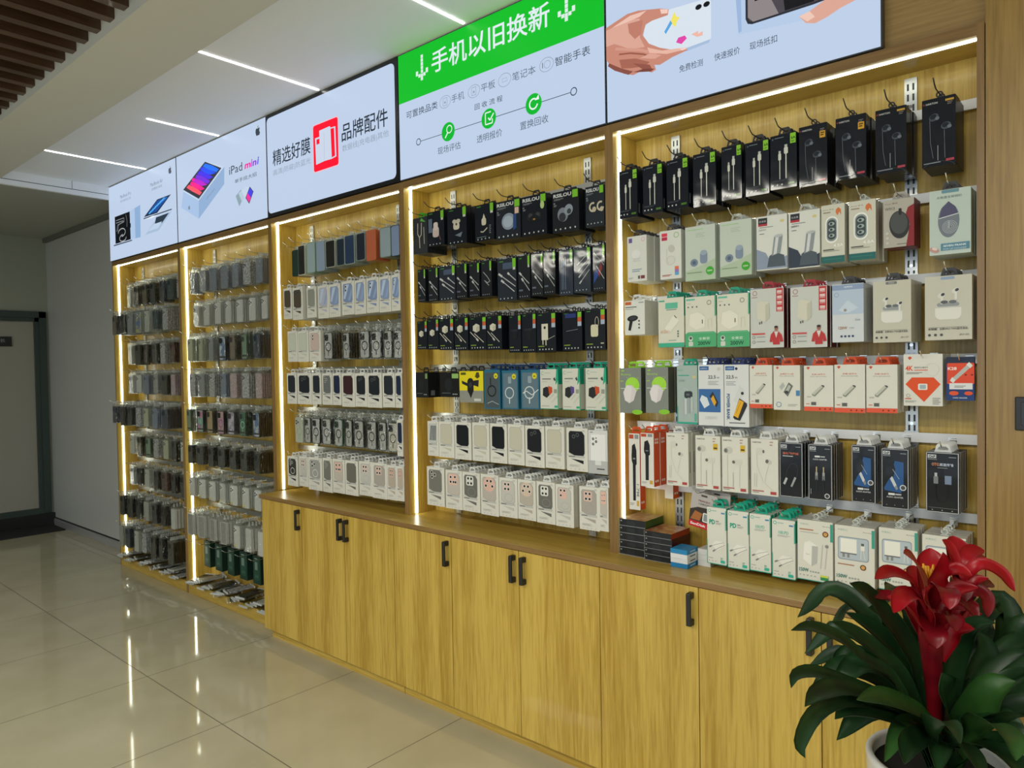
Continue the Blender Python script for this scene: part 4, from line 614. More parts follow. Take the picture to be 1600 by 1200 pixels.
def d_redman(A):
    A.ring(.14, .93, .07, .014, '#a04048'); A.rect(.05, .855, .22, .865, '#a86a6e'); A.rect(.78, .60, .98, .99, '#c4323a')
    for y in (.63, .73, .82, .91): A.rect(.81, y, .95, y + .045, '#e6c9c6'); A.rect(.81, y - .018, .95, y - .010, '#e6c9c6')
    A.poly([(.20, .50), (.22, .76), (.32, .80), (.58, .76), (.58, .50), (.46, .44)], '#d6d4c4'); A.poly([(.46, .44), (.46, .72), (.58, .76), (.58, .50)], '#c4c2b2'); A.rect(.27, .40, .30, .44, '#5a5448'); A.rect(.33, .41, .36, .45, '#5a5448')
    A.poly([(.58, .10), (.62, .22), (.72, .28), (.82, .28), (.94, .21), (.99, .10), (.90, .09), (.88, .15), (.88, .05), (.68, .05), (.68, .15), (.66, .09)], '#bf3438'); A.poly([(.72, .27), (.78, .16), (.84, .27)], '#dad6d0'); A.circ(.78, .32, .055, '#9c6a54', .06); A.circ(.78, .345, .055, '#2c2220', .035)
    A.rect(.05, .225, .45, .25, '#cf4a48'); lines(A, .20, .18, .25, 1, .01); A.ring(.11, .18, .045, .01, '#6a6e70'); A.ring(.11, .10, .045, .01, '#6a6e70'); lines(A, .20, .10, .25, 1, .01)
def d_white120(A):
    A.rect(0, .90, 1, .99, '#8fa2c4'); A.text('HLPOFO', .52, .935, .028, '#e8ecf4', align='c', bold=.02); A.rect(0, .48, 1, .90, '#b9c9de'); A.ring(.14, .82, .075, .012, '#7f93ac'); A.poly([(.2, .55), (.5, .72), (.85, .58), (.5, .5)], '#cbd8e8'); A.circ(.42, .55, .05, '#9a9488'); A.text('120W', .20, .22, .05, '#a8783a', width=.28, bold=.02); A.text('快充版', .55, .23, .025, '#9aa0a4', width=.15); A.text('Sale', .72, .36, .04, '#9aa6b4', shear=.2); dots(A, .30, .66, .10, 4, .04, '#3c4a68')
def d_pods(v):
    def f(A):
        A.rr(.34, .94, .64, .985, .03, '#77797a' if v == 'a' else '#8fa3c0'); 
        if v == 'a': A.text('MGK5', .49, .952, .022, '#d2d2ca', align='c')
        A.rr(.22, .32, .78, .56, .13, '#e4e3dc', 8); A.rect(.23, .50, .77, .535, '#c9c9c0'); A.rr(.26, .52, .74, .58, .05, '#9a9fa2')
        for x, y in (((.34, .70), (.70, .62)) if v == 'a' else ((.36, .70), (.66, .76))):
            A.circ(x, y, .085, '#dcdcd6', .06, 16, .6); A.circ(x + .03, y + .01, .045, '#3c4044', .035, 12, .6); A.rr(x - .02, y - .14, x + .035, y - .02, .02, '#dedfd8')
        A.circ(.42, .59, .08, '#5a5e62', .04); A.circ(.60, .59, .08, '#6a6e72', .04)
        A.rect(.08, .195, .90, .200, '#8a8a80'); A.text('长铝版', .07, .155, .035, '#3c3c38', width=.2, bold=.02); A.text('全新PRO TWS蓝牙耳机', .32, .155, .035, '#3c3c38', width=.6, bold=.01); dots(A, .10, .36, .08, 3, .032, '#4a4a48'); A.text('JIU-22' if v == 'b' else 'JIU-27', .74, .06, .03, '#4a4a44', width=.2)
    return f
def d_lime(A):
    A.text('Besting', .08, .82, .06, '#a6d93a', width=.45); A.rect(.08, .92, .22, .95, '#93c33a'); A.circ(.60, .62, .32, '#9fdb2c', n=26); 
    for i in range(7): A.line([(.60, .50), (.35 + i * .09, .80)], .008, '#c6ef6a')
    A.poly([(.18, .46), (.34, .62), (.58, .62), (.80, .50), (.66, .28), (.46, .22), (.26, .28)], '#d6cfd2'); A.poly([(.18, .46), (.34, .62), (.58, .58), (.50, .24), (.26, .28)], '#e2dcde'); A.rect(.06, .54, .95, .553, '#d9e0d2'); A.circ(.82, .03, .24, '#86c41e', .10); A.rect(.06, .70, .2, .715, '#a6d93a')
def d_tealbank(A):
    A.rect(.04, .90, .3, .935, '#8fb0a4'); A.rect(.06, .82, .6, .835, TEAL); A.text('20000', .08, .72, .035, '#7c9088', width=.3); A.circ(.85, .80, .10, '#c9c28a', .07); A.ring(.42, .55, .14, .025, '#c2cac8', .16); A.rr(.36, .44, .76, .56, .10, '#2a3032'); A.circ(.54, .50, .09, '#5c6466', .05)
    for i in range(4): A.rr(.22 + i * .15, .14 + .02 * i, .34 + i * .15, .42 + .015 * i, .05, ['#a9b1b2', '#c2caca', '#9aa3a5', '#b4bcbc'][i])
    A.rect(0, 0, 1, .03, TEAL); A.rect(0, 0, .04, .3, TEAL); A.rect(.85, .05, .95, .18, '#4fae98')
def d_bank_blue(A):
    A.rect(.05, .91, .42, .975, '#2a5fa0'); A.text('KOERFINO', .23, .93, .022, '#dfe8f2', align='c', width=.28); A.circ(.82, .93, .07, '#c9c9c6'); A.text('22.5', .40, .77, .055, '#3b4652', width=.30, bold=.02); A.text('W', .74, .77, .03, '#3b4652'); lines(A, .4, .72, .4, 3, .008, .025); A.rect(.02, .22, .88, .60, '#356aa8'); A.poly([(.06, .42), (.24, .28), (.45, .34), (.35, .46), (.14, .50)], '#d9e2ea'); A.poly([(.45, .48), (.58, .56), (.80, .38), (.72, .30)], '#2a2c30'); A.poly([(.50, .44), (.60, .50), (.72, .38), (.64, .32)], '#e0a82a'); A.text('10000', .5, .10, .055, '#c6ccd0', align='c', width=.45)
def d_bank_yellow(A):
    A.rect(.05, .91, .42, .975, '#2a5fa0'); A.text('KOERFINO', .23, .93, .022, '#dfe8f2', align='c', width=.28); A.circ(.50, .935, .055, '#20304a'); A.text('22.5', .08, .775, .055, '#3b4652', width=.32, bold=.02); A.text('W', .44, .775, .03, '#3b4652'); lines(A, .08, .72, .4, 3, .008, .025)
    A.poly([(.38, .42), (.62, .66), (.82, .58), (.60, .36)], '#d3d7d8'); A.circ(.74, .54, .06, '#2a2e32'); A.poly([(.36, .15), (.62, .46), (.92, .38), (.93, .34), (.64, .10), (.42, .12)], '#26272a'); A.poly([(.38, .18), (.62, .44), (.80, .40), (.56, .14)], '#e5ae25'); A.line([(.48, .22), (.68, .40)], .012, '#8a6a18'); A.rect(.2, .055, .85, .07, '#6a7076')
    vs, fs, tw, th = text_mesh('POWER BANK', .02); A.k += 1; m_ = A.mat('#1f5c8c')
    for f in fs: A.mb.face([A.P(.10 + vs[i][1] / th * .13, .53 - vs[i][0] / tw * .42) for i in f], m_)
def d_usb(v=''):
    def f(A):
        A.poly([(.09, .95), (.12, .975), (.18, .975), (.21, .95), (.15, .91)], '#cf5a48'); A.text('金属U盘系列' if not v else '金属双头U盘', .5, .79, .035, '#cc5a40', align='c', width=.46 if not v else .52); A.text('METAL USB FLASH DISK', .5, .75, .018, '#7a7a78', align='c', width=.56)
        if v:
            A.poly([(.22, .52), (.36, .62), (.44, .54), (.30, .44)], '#b4b8b4'); A.poly([(.38, .40), (.58, .62), (.74, .54), (.54, .30)], '#6e726e'); A.poly([(.44, .42), (.58, .57), (.66, .53), (.53, .37)], '#b9bdb6'); A.circ(.50, .40, .07, '#3c403e', .06); A.rect(.85, .32, .99, .44, '#4a86b8'); A.ring(.2, .12, .10, .02, '#4a86b8'); lines(A, .55, .12, .35, 2, .01, .03)
        else:
            A.poly([(.27, .38), (.60, .575), (.70, .56), (.70, .53), (.38, .32), (.29, .34)], '#8f9288'); A.poly([(.27, .38), (.60, .575), (.68, .55), (.36, .355)], '#c2c4b8'); A.poly([(.60, .575), (.70, .56), (.70, .53), (.62, .545)], '#3c3e3a')
            A.text('32GB', .10, .30, .028, '#8a8a84'); A.rect(.07, .15, .2, .165, '#c9604a'); A.rect(.25, .13, .42, .20, '#5e625e'); A.rect(0, 0, 1, .095, '#e2593a'); dots(A, .55, .9, .05, 3, .03, '#7a2c1a')
    return f
def d_card4k(A):
    A.poly([(.11, .93), (.14, .955), (.19, .955), (.22, .93), (.165, .89)], '#cf4a30'); A.text('4K', .05, .68, .10, '#e0522a', width=.20, bold=.03); A.text('高清专业储存卡', .28, .725, .035, '#3c3a36', width=.36); A.rect(.28, .685, .63, .70, '#e0522a'); lines(A, .07, .64, .42, 2, .010, .022, '#6a6862'); A.ring(.74, .70, .18, .005, '#b9b9b2')
    A.poly([(.05, .42), (.22, .55), (.78, .55), (.95, .42), (.53, .08)], '#e2501c'); A.rr(.38, .31, .62, .43, .03, '#e9e6e0'); A.rr(.42, .33, .58, .41, .02, '#9fb4bc'); A.ring(.12, .20, .05, .01, '#8a8a84'); A.rect(.04, .13, .2, .15, '#d0603a'); lines(A, .04, .09, .3, 2, .008, .02); lines(A, .75, .14, .2, 4, .02, .035, '#a9a9a2')
def d_cardk28(A):
    A.rect(0, .83, 1, 1, '#1f2c44'); A.rr(.04, .38, 1, .86, .04, '#e04a2c'); A.text('K28', .06, .70, .07, '#f1e9e2', width=.32, bold=.03); A.poly([(.20, .50), (.80, .85), (.94, .80), (.32, .45)], '#b9bcb8'); A.poly([(.72, .82), (.82, .88), (.95, .80), (.86, .74)], '#dfe2e0'); A.poly([(.14, .46), (.22, .54), (.34, .47), (.26, .40)], '#dfe2e0'); dots(A, .70, .92, .59, 2, .04, '#7a2a20')
    A.rect(.12, .26, .94, .40, '#dfe1e2'); lines(A, .3, .33, .4, 2, .012, .03, '#5a5e62'); A.circ(.28, .17, .17, '#e0562c', .09); A.circ(.80, .17, .15, '#e0562c', .08); A.text('CARD READER', .5, .05, .03, '#c9d2e0', align='c', width=.52, bold=.02)
def d_selfie(A):
    A.rect(.04, .93, .45, .985, '#b9482a'); A.rect(.55, .93, .9, .985, '#8a8f94'); A.poly([(.25, .70), (.30, .84), (.55, .87), (.70, .78), (.72, .60), (.62, .58), (.60, .12), (.36, .12), (.36, .60), (.27, .64)], '#15181c'); A.rect(.38, .66, .60, .68, '#7c8186'); A.line([(.44, .15), (.44, .55)], .03, '#3c4248'); A.rect(.68, .05, .90, .12, '#caa23a'); lines(A, .08, .08, .4, 2, .008, .02)
    if A.h > .25:
        vs, fs, tw, th = text_mesh('1.7M', .02); A.k += 1; m_ = A.mat('#8b8f92')
        for f in fs: A.mb.face([A.P(.92 - (1 - vs[i][1] / th) * .22, .34 - vs[i][0] / tw * .16) for i in f], m_)
def d_earwhite(v):
    def f(A):
        A.text('HARTON', .06, .925, .025, '#4c4c48', width=.32, bold=.03); lines(A, .70, .94, .12, 2, .02, .05, '#b08a86'); 
        B = '#c6c5bc'; Dk = '#6a6a66'
        if v == 'a':
            A.rr(.20, .72, .44, .84, .06, '#d3d2c8'); A.circ(.47, .78, .04, Dk, .06); A.circ(.66, .60, .12, '#c9c8be', .09, 18, -.3); A.circ(.60, .61, .06, Dk, .07, 14, -.3); A.line([(.22, .74), (.24, .50), (.45, .25), (.80, .10)], .014, B); A.line([(.66, .54), (.55, .35), (.52, .24)], .014, B); A.line([(.14, .38), (.13, .14)], .02, B); A.line([(.22, .38), (.2, .14)], .02, B)
        else:
            A.rr(.72, .74, .90, .86, .01, '#d6b02c'); A.rect(.74, .765, .88, .79, '#3c3418'); A.circ(.26, .76, .16, '#c9c8be', .13); A.circ(.16, .75, .08, '#8a8a86', .09); A.circ(.15, .75, .04, Dk, .05); A.rr(.48, .50, .78, .60, .06, '#d3d2c8'); A.circ(.46, .55, .06, Dk, .06); A.line([(.22, .68), (.22, .08)], .016, B); A.line([(.70, .50), (.68, .10)], .016, B); A.line([(.44, .36), (.44, .10)], .022, '#a8a8a0')
        A.rect(.05, .065, .48, .085, '#b0605c'); A.rect(.05, .04, .30, .052, '#8a8a84'); A.rect(.72, .03, .93, .08, '#b04848')
    return f
def d_adapter(v):
    def f(A):
        A.line([(.02, .01), (.98, .01), (.98, .99), (.02, .99), (.02, .01)], .018, '#c9ccd0'); A.rect(.06, .90, .32, .96, '#c3c7ca'); A.text('OnP', .09, .905, .045, '#20242a', width=.2, bold=.03); A.rect(.06, .875, .34, .885, '#8a9096'); A.rect(.70, .92, .92, .932, '#8a9096')
        if v == 'curl':
            A.text('音频转接线', .14, .78, .045, '#cf6a50', width=.7, bold=.02); A.rect(.14, .745, .6, .76, '#b8bcc0'); A.line([(.28, .36), (.34, .50), (.52, .62), (.70, .62), (.80, .54), (.78, .42), (.70, .34)], .03, '#30363c'); A.poly([(.15, .24), (.28, .36), (.36, .34), (.24, .22)], '#b6babc'); A.poly([(.48, .20), (.66, .38), (.74, .36), (.56, .19)], '#9aa0a2')
        if v == 'jacks':
            for x in (.35, .65): A.rect(x - .05, .42, x + .05, .50, '#9a9ea0'); A.rect(x - .06, .36, x + .06, .44, '#6e7276'); A.rect(x - .025, .50, x + .025, .60, '#b9a987'); A.rect(x - .02, .04, x + .02, .38, '#22262c')
            A.text('AUDIO ADAPTER', .5, .72, .028, '#c2c6ca', align='c', width=.6, bold=.02); A.rect(.28, .77, .5, .80, '#d9dcde'); A.rect(.52, .775, .72, .795, '#b4b8bc'); A.circ(.80, .085, .11, '#d3d6d8'); A.circ(.80, .085, .08, '#3c424a'); A.rect(.10, .1, .13, .2, '#8a9096')
        if v == 'blue':
            A.poly([(.10, .34), (.12, .30), (.72, .27), (.82, .35), (.82, .78), (.50, .80), (.30, .50)], '#2a5790'); A.poly([(.10, .84), (.42, .80), (.52, .66), (.40, .46), (.16, .60)], '#1c2128'); A.poly([(.32, .50), (.40, .54), (.56, .40), (.48, .36)], '#c9cdd0'); A.poly([(.48, .36), (.56, .40), (.62, .34), (.56, .31)], '#8a9094'); A.line([(.42, .66), (.66, .50)], .012, '#c2c8cc'); A.circ(.80, .36, .12, '#d3d6d8'); A.circ(.80, .36, .085, '#4a5058'); A.text('AUDIO ADAPTER', .5, .18, .026, '#c2c6ca', align='c', width=.62, bold=.02); A.rect(.26, .225, .5, .26, '#d9dcde'); A.rect(.52, .23, .74, .255, '#b4b8bc'); dots(A, .2, .8, .06, 3, .018, '#8a9096')
        if v == 'u':
            A.text('OTG', .18, .775, .05, '#d08a6a', width=.22, bold=.03); A.text('高速传输', .42, .775, .05, '#b9c6da', width=.42, bold=.02); A.rect(.36, .74, .66, .75, '#8a9096'); A.rect(.24, .48, .38, .60, '#7c8084'); A.rect(.27, .60, .35, .66, '#b4b8bc'); A.rect(.58, .48, .78, .62, '#7888a4'); A.line([(.31, .48), (.30, .28), (.36, .20), (.48, .17), (.60, .20), (.67, .30), (.68, .48)], .035, '#0b0d10'); A.rect(.08, .08, .95, .083, '#9aa0a4'); dots(A, .2, .8, .045, 3, .02, '#9aa0a4')
    return f
def d_pd(v):
    def f(A):
        A.circ(.13, .94, .075, '#3a9a84'); A.circ(.13, .94, .05, '#d8e6e0'); A.rect(.24, .935, .5, .95, '#9ab8ae'); A.rect(.74, .90, .92, .925, '#4a86b8')
        if v == 'a': A.text('PD', .12, .70, .085, '#239a80', width=.30, bold=.04); A.rect(.46, .755, .62, .77, '#6a7a74'); lines(A, .46, .73, .3, 2, .008, .02)
        else: A.text('100.PD', .5, .755, .055, '#6fb8a2', align='c', width=.44, bold=.02); lines(A, .24, .73, .55, 2, .006, .018)
        dy = -.02 if v == 'a' else -.05
        A.poly([(.25, .36 + dy), (.45, .44 + dy), (.80, .43 + dy), (.92, .36 + dy), (.5, .26 + dy)], '#e9e8e0'); A.line([(.15, .32 + dy), (.45, .37 + dy), (.86, .42 + dy)], .03, '#b9b9b4'); A.line([(.34, .25 + dy), (.62, .32 + dy), (.92, .38 + dy)], .03, '#a3a4a0'); A.poly([(.12, .30 + dy), (.26, .33 + dy), (.25, .35 + dy), (.11, .33 + dy)], '#7c7e7c'); A.poly([(.30, .23 + dy), (.42, .26 + dy), (.41, .285 + dy), (.29, .255 + dy)], '#7c7e7c')
        A.rect(.08, .10, .3, .108, '#8a8a86'); dots(A, .12, .45, .055, 3, .02, '#6a706e'); A.rr(.70, .035, .92, .085, .03, '#35b59a'); A.text('2Y', .70, .095, .035, '#35a58c', width=.12, bold=.02); A.rect(0, 0, 1, .012, TEAL); A.rect(0, 0, .025, .42, TEAL); A.rect(.965, .62, 1, .96, TEAL)
    return f
def d_w150(v):
    def f(A):
        A.text('XBSC', .07, .915, .03, '#7fa9a0', width=.26); A.text('Security', .72, .91, .022, '#4a4a46', width=.22); A.rect(.93, .68, 1, .97, '#3aa090')
        if v == 'a': A.rect(.06, .83, .46, .85, '#b07a5a'); A.rect(.08, .79, .6, .80, '#a9a9a2'); A.circ(.80, .795, .085, '#6a3e22'); A.circ(.80, .795, .055, '#d0a05a'); A.poly([(.16, .34), (.20, .62), (.36, .66), (.58, .58), (.56, .30), (.40, .24)], '#ecebe4'); A.poly([(.40, .24), (.42, .58), (.58, .58), (.56, .30)], '#b9bab6'); A.text('Type-C', .24, .42, .022, '#8a8c8a'); A.line([(.66, .22), (.72, .62)], .025, '#c2c2bc'); A.line([(.78, .22), (.84, .56)], .025, '#c2c2bc'); A.circ(.84, .60, .05, '#8a8c88', .05)
        else:
            A.rr(.08, .44, .86, .82, .07, '#8f9ca6'); A.rr(.10, .455, .84, .805, .06, '#b6c2cc'); A.rect(.15, .56, .56, .79, '#eeeee6'); A.rect(.15, .54, .56, .56, '#6e7478'); A.rect(.2, .48, .26, .54, '#8a8a84'); A.rect(.32, .48, .38, .54, '#8a8a84'); A.rr(.66, .62, .76, .74, .02, '#e6e6e0'); A.rect(.67, .70, .75, .74, '#5a6064'); A.line([(.68, .62), (.66, .48)], .02, '#dcdcd6'); A.line([(.73, .62), (.77, .48)], .02, '#dcdcd6')
            A.rect(.08, .355, .5, .372, '#b07a5a'); A.circ(.72, .35, .075, '#6a3e22'); A.circ(.72, .35, .05, '#d0a05a')
        A.text('150W', .05, .135, .06, '#2f7f76', width=.27, bold=.02); dots(A, .38, .6, .15, 4, .025, '#9aa5a2'); dots(A, .08, .5, .08, 5, .018, '#9aa5a2'); A.rect(.66, .035, .88, .085, '#2f8f5a'); A.rect(.66, .085, .88, .115, '#c9d84a'); A.rect(0, 0, 1, .012, '#3aa090')
    return f
# black family
def bl_head(A, green=True):
    if green: A.rr(.80, .78, .97, .99, .01, '#7cc234'); A.rect(.82, .72, .95, .78, '#c9d0c6')
    A.rect(.10, .93, .32, .955, '#3f8a34'); dots(A, .15, .75, .055, 4, .028, '#b9c4c8')
def d_ycable(A): A.line([(.34, .85), (.32, .55), (.44, .45), (.46, .15)], .05, '#b9b3a4'); A.line([(.60, .85), (.58, .52), (.46, .45)], .05, '#b9b3a4'); A.line([(.76, .72), (.78, .25)], .05, '#a9a598'); A.poly([(.5, .9), (.9, .85), (.6, .98)], '#5ea84a')
def d_bl_charger(A): bl_head(A); A.rr(.32, .25, .70, .55, .12, '#c9b8b4'); A.rr(.38, .45, .64, .68, .08, '#d6cac6'); A.line([(.7, .30), (.8, .15)], .06, '#5a4a44'); A.rect(.08, .4, .3, .8, '#5f6b82')
def d_bl_pods(A): bl_head(A); A.circ(.38, .63, .11, '#c2bcae', .08); A.circ(.58, .63, .11, '#c2bcae', .08); A.rr(.32, .40, .64, .60, .10, '#cfc9b8', 6); A.circ(.48, .55, .05, '#4c4a44'); A.poly([(.4, .25), (.8, .32), (.7, .18)], '#6d7a8c')
def d_bl_toy(A): bl_head(A); A.rr(.36, .42, .60, .62, .08, '#cfc9b4', 6); A.poly([(.42, .62), (.48, .74), (.56, .62)], '#cfc9b4'); A.line([(.3, .26), (.45, .24), (.66, .34)], .045, '#c2bca8'); lines(A, .76, .38, .1, 5, .02, .05, '#8a9096'); A.rect(.1, .1, .6, .115, '#7a8288')
def d_rs(v):
    def f(A):
        A.text('RSILOU', .04, .86, .09, '#d6d9dc', width=.68, bold=.03); A.rr(.76, .80, .96, .985, .01, '#7cc234'); A.rect(.06, .81, .42, .825, '#8a9298'); A.rect(.06, .785, .32, .795, '#6a7278'); A.text('15', .05, .70, .04, '#b9bec2', bold=.02); lines(A, .05, .67, .12, 2, .012, .025, '#8a9298'); dots(A, .12, .86, .075, 5, .028, '#c2cacc')
        if v == 'cup': A.circ(.52, .45, .28, '#8c9ab0', .26, 24); A.circ(.50, .45, .20, '#a8b6c8', .18, 24); A.poly([(.7, .2), (.85, .25), (.84, .65), (.72, .60)], '#2a4a80'); A.rect(.78, .62, .94, .78, '#d9b8ac')
        if v == 'buds': A.circ(.36, .48, .15, '#1d2024', .12, 20, .4); A.circ(.66, .48, .15, '#1d2024', .12, 20, -.4); A.circ(.36, .50, .08, '#3c4046', .07); A.circ(.66, .50, .08, '#3c4046', .07); A.circ(.51, .42, .20, '#15181b', .10); A.circ(.51, .40, .05, '#a8844a', .025); A.circ(.84, .72, .08, '#b6cc8a', .12)
        if v == 'grey': A.circ(.40, .42, .20, '#7e8794', .22, 24, .3); A.circ(.38, .36, .13, '#33383e', .14, 20, .3); A.circ(.62, .52, .16, '#8d97a4', .17, 20, -.5); A.circ(.64, .48, .08, '#3c4248', .08)
        if v == 'open': A.ring(.40, .48, .20, .08, '#cfc6ae', .22, 20, 60, 340); A.circ(.48, .42, .11, '#c2baa4', .12); A.ring(.82, .48, .20, .08, '#cfc6ae', .22, 20, 60, 340); A.circ(.88, .40, .10, '#c2baa4', .11)
    return f
def diag(A, pts, wd, col):
    A.line(pts, wd, col); (x, y), (x2, y2) = pts[0], pts[1]; A.line([(x, y), (x + (x2 - x) * .22, y + (y2 - y) * .22)], wd * 2.4, '#c2c6c8')
def d_bl(v):
    def f(A):
        bl_head(A)
        if v == 'diag': diag(A, [(.10, .62), (.92, .34)], .05, '#b9bec2'); diag(A, [(.30, .48), (.95, .18)], .05, '#a9aeb2'); A.rect(.08, .18, .4, .22, '#5f6a7c')
        if v == 'diag2': diag(A, [(.06, .66), (.95, .32)], .035, '#b9bec2'); diag(A, [(.20, .50), (.90, .20)], .035, '#b9bec2'); diag(A, [(.55, .66), (.98, .46)], .035, '#b9bec2'); A.rect(.3, .75, .8, .9, '#4a5872')
        if v == 'curl': A.line([(.2, .7), (.6, .55), (.85, .42), (.6, .38), (.3, .46), (.75, .3)], .045, '#a9aeb2')
        if v == 'vert':
            for x in (.22, .34, .48): cable(A, x, .12, .60 + x * .2, .035, '#93a6c4')
        if v == 'fan':
            for i in range(4): diag(A, [(.20 + i * .05, .62 - i * .14), (.95, .88 - i * .13)], .03, '#c2c6c8')
        if v == 'redblue': A.poly([(.05, .15), (.5, .35), (.45, .5), (.1, .4)], '#2a4a90'); A.poly([(.4, .4), (.7, .62), (.8, .5), (.55, .3)], '#8a2a34'); diag(A, [(.30, .55), (.95, .25)], .04, '#c2c6c8'); diag(A, [(.1, .85), (.95, .55)], .03, '#c2c6c8')
    return f
def cubelabel(A): A.rect(.78, .85, .97, .98, '#7cc234'); A.rect(.78, .73, .97, .85, '#c4603a'); A.rect(.78, .62, .97, .73, '#a9b6cc'); A.rect(.10, .94, .28, .96, '#3f8a34'); dots(A, .15, .80, .06, 5, .03, '#c2cacc'); A.rect(.08, .13, .4, .15, '#8fae3a')
def cube(A, x, y, s): A.poly([(x - s, y + s * .5 * A.ar), (x, y + s * A.ar), (x + s, y + s * .6 * A.ar), (x + s, y - s * .6 * A.ar), (x, y - s * A.ar), (x - s, y - s * .5 * A.ar)], '#cfcdbc'); A.poly([(x, y - s * A.ar), (x, y + .1 * s), (x + s, y + s * .6 * A.ar), (x + s, y - s * .6 * A.ar)], '#b9b7a6')
def d_cube(v):
    def f(A):
        cubelabel(A)
        if v == 'cube': cube(A, .42, .55, .22)
        if v == 'cubecable': cube(A, .42, .66, .20); A.line([(.06, .55), (.5, .30)], .035, '#c2c2b8'); A.line([(.30, .50), (.85, .22)], .035, '#c2c2b8'); A.line([(.42, .34), (.54, .27)], .08, '#c2c2b8')
        if v == 'plain': lines(A, .2, .6, .6, 2, .01, .03, '#3a4048'); A.circ(.5, .45, .2, '#161a20', .25)
        if v == 'plug': A.rect(.26, .30, .60, .72, '#d6d3c2'); A.circ(.43, .62, .06, '#33322e'); A.rect(.30, .18, .36, .30, '#b9b7a6'); A.rect(.46, .16, .52, .30, '#b9b7a6'); A.line([(.62, .32), (.95, .40)], .02, '#b9b7a6')
        if v == 'plain2': A.rect(.15, .84, .7, .95, '#2c3a7a'); A.line([(.2, .5), (.8, .54)], .015, '#8a9096')
        if v == 'strap': A.rr(.30, .32, .66, .62, .08, '#d3cfb2', 6); A.ring(.60, .68, .10, .025, '#b9b8a8', .22, 18); lines(A, .78, .14, .15, 1, .03, .04, '#b9b8a8')
    return f
def d_squat(v):
    def f(A): A.rect(.62, .76, .95, .95, '#8fb86a') if v == 'b' else A.rect(.78, .75, .95, .95, '#7a9a5a'); A.rect(.1, .15, .55, .17, '#6a7278'); dots(A, .68, .86, .12, 3, .025, '#b9c2c6'); A.circ(.45, .5, .2, '#191d22', .25)
    return f
def d_yellow(A):
    A.rect(0, .38, 1, 1, '#e2d21e'); A.rect(.06, .88, .28, .96, '#5a5614'); A.poly([(.66, .82), (.72, .96), (.82, .96), (.86, .82), (.76, .76)], '#4a4614'); A.rr(.34, .28, .60, .78, .12, '#16181a', 6); A.poly([(.60, .70), (.82, .72), (.80, .50), (.60, .55)], '#202326'); A.poly([(.34, .62), (.10, .70), (.12, .60), (.34, .52)], '#202326'); A.circ(.47, .56, .07, '#34383c', .09); A.poly([(.40, .3), (.48, .14), (.56, .3)], '#16181a'); A.rect(.62, .05, .9, .13, '#c9ccc4')
def d_bluebox(v):
    def f(A):
        A.rr(.07, .03, .93, .93, .04, '#5f7684' if v != 'c' else '#4a565c'); A.circ(.74, .84, .13, '#d6cf2c'); A.rect(.68, .82, .80, .85, '#7a761a')
        if v == 'c': A.ring(.48, .46, .28, .06, '#15181b', .28); A.line([(.4, .80), (.42, .55)], .06, '#22262a'); A.line([(.2, .14), (.5, .20), (.9, .12)], .03, '#a9b0b4')
        else: A.rr(.38, .66, .58, .84, .05, '#8fa0ac'); A.ring(.46, .42, .28, .05, '#c9d2d8', .28); A.line([(.46, .30), (.46, .14)], .06, '#c9d2d8')
        if v == 'r2': A.line([(.1, .40), (.3, .46), (.6, .36), (.95, .50)], .035, '#dfe4e6')
    return f
def d_tealchg(c):
    def f(A): A.ring(.14, .90, .08, .018, '#4aa894', a0=40, a1=320); A.rect(.24, .90, .55, .912, '#9ab0a8'); A.poly([(.84, .60), (1, .72), (1, 1), (.9, 1)], '#23a884'); A.rect(.12, .74, .6, .77, '#7c827e'); A.rect(.12, .68, .4, .69, '#a9aea8'); A.poly([(.72, .76), (.82, .80), (.86, .72), (.80, .70)], '#3c4a44'); A.poly([(.14, .34), (.16, .52), (.34, .56), (.56, .54), (.58, .38), (.36, .28)], '#26282a'); A.poly([(.44, .58), (.66, .55), (.67, .42), (.50, .36)], c); A.line([(.48, .24), (.75, .38)], .035, '#c2c2ba'); A.line([(.62, .16), (.95, .34)], .035, '#c2c2ba'); A.rect(.76, .40, .92, .50, '#9a9c92'); A.rect(.06, .07, .5, .08, '#8a908a'); A.rr(.78, .04, .95, .09, .02, '#23a884'); A.rect(0, 0, 1, .012, '#23a884'); A.rect(.965, .0, 1, 1, '#23a884')
    return f
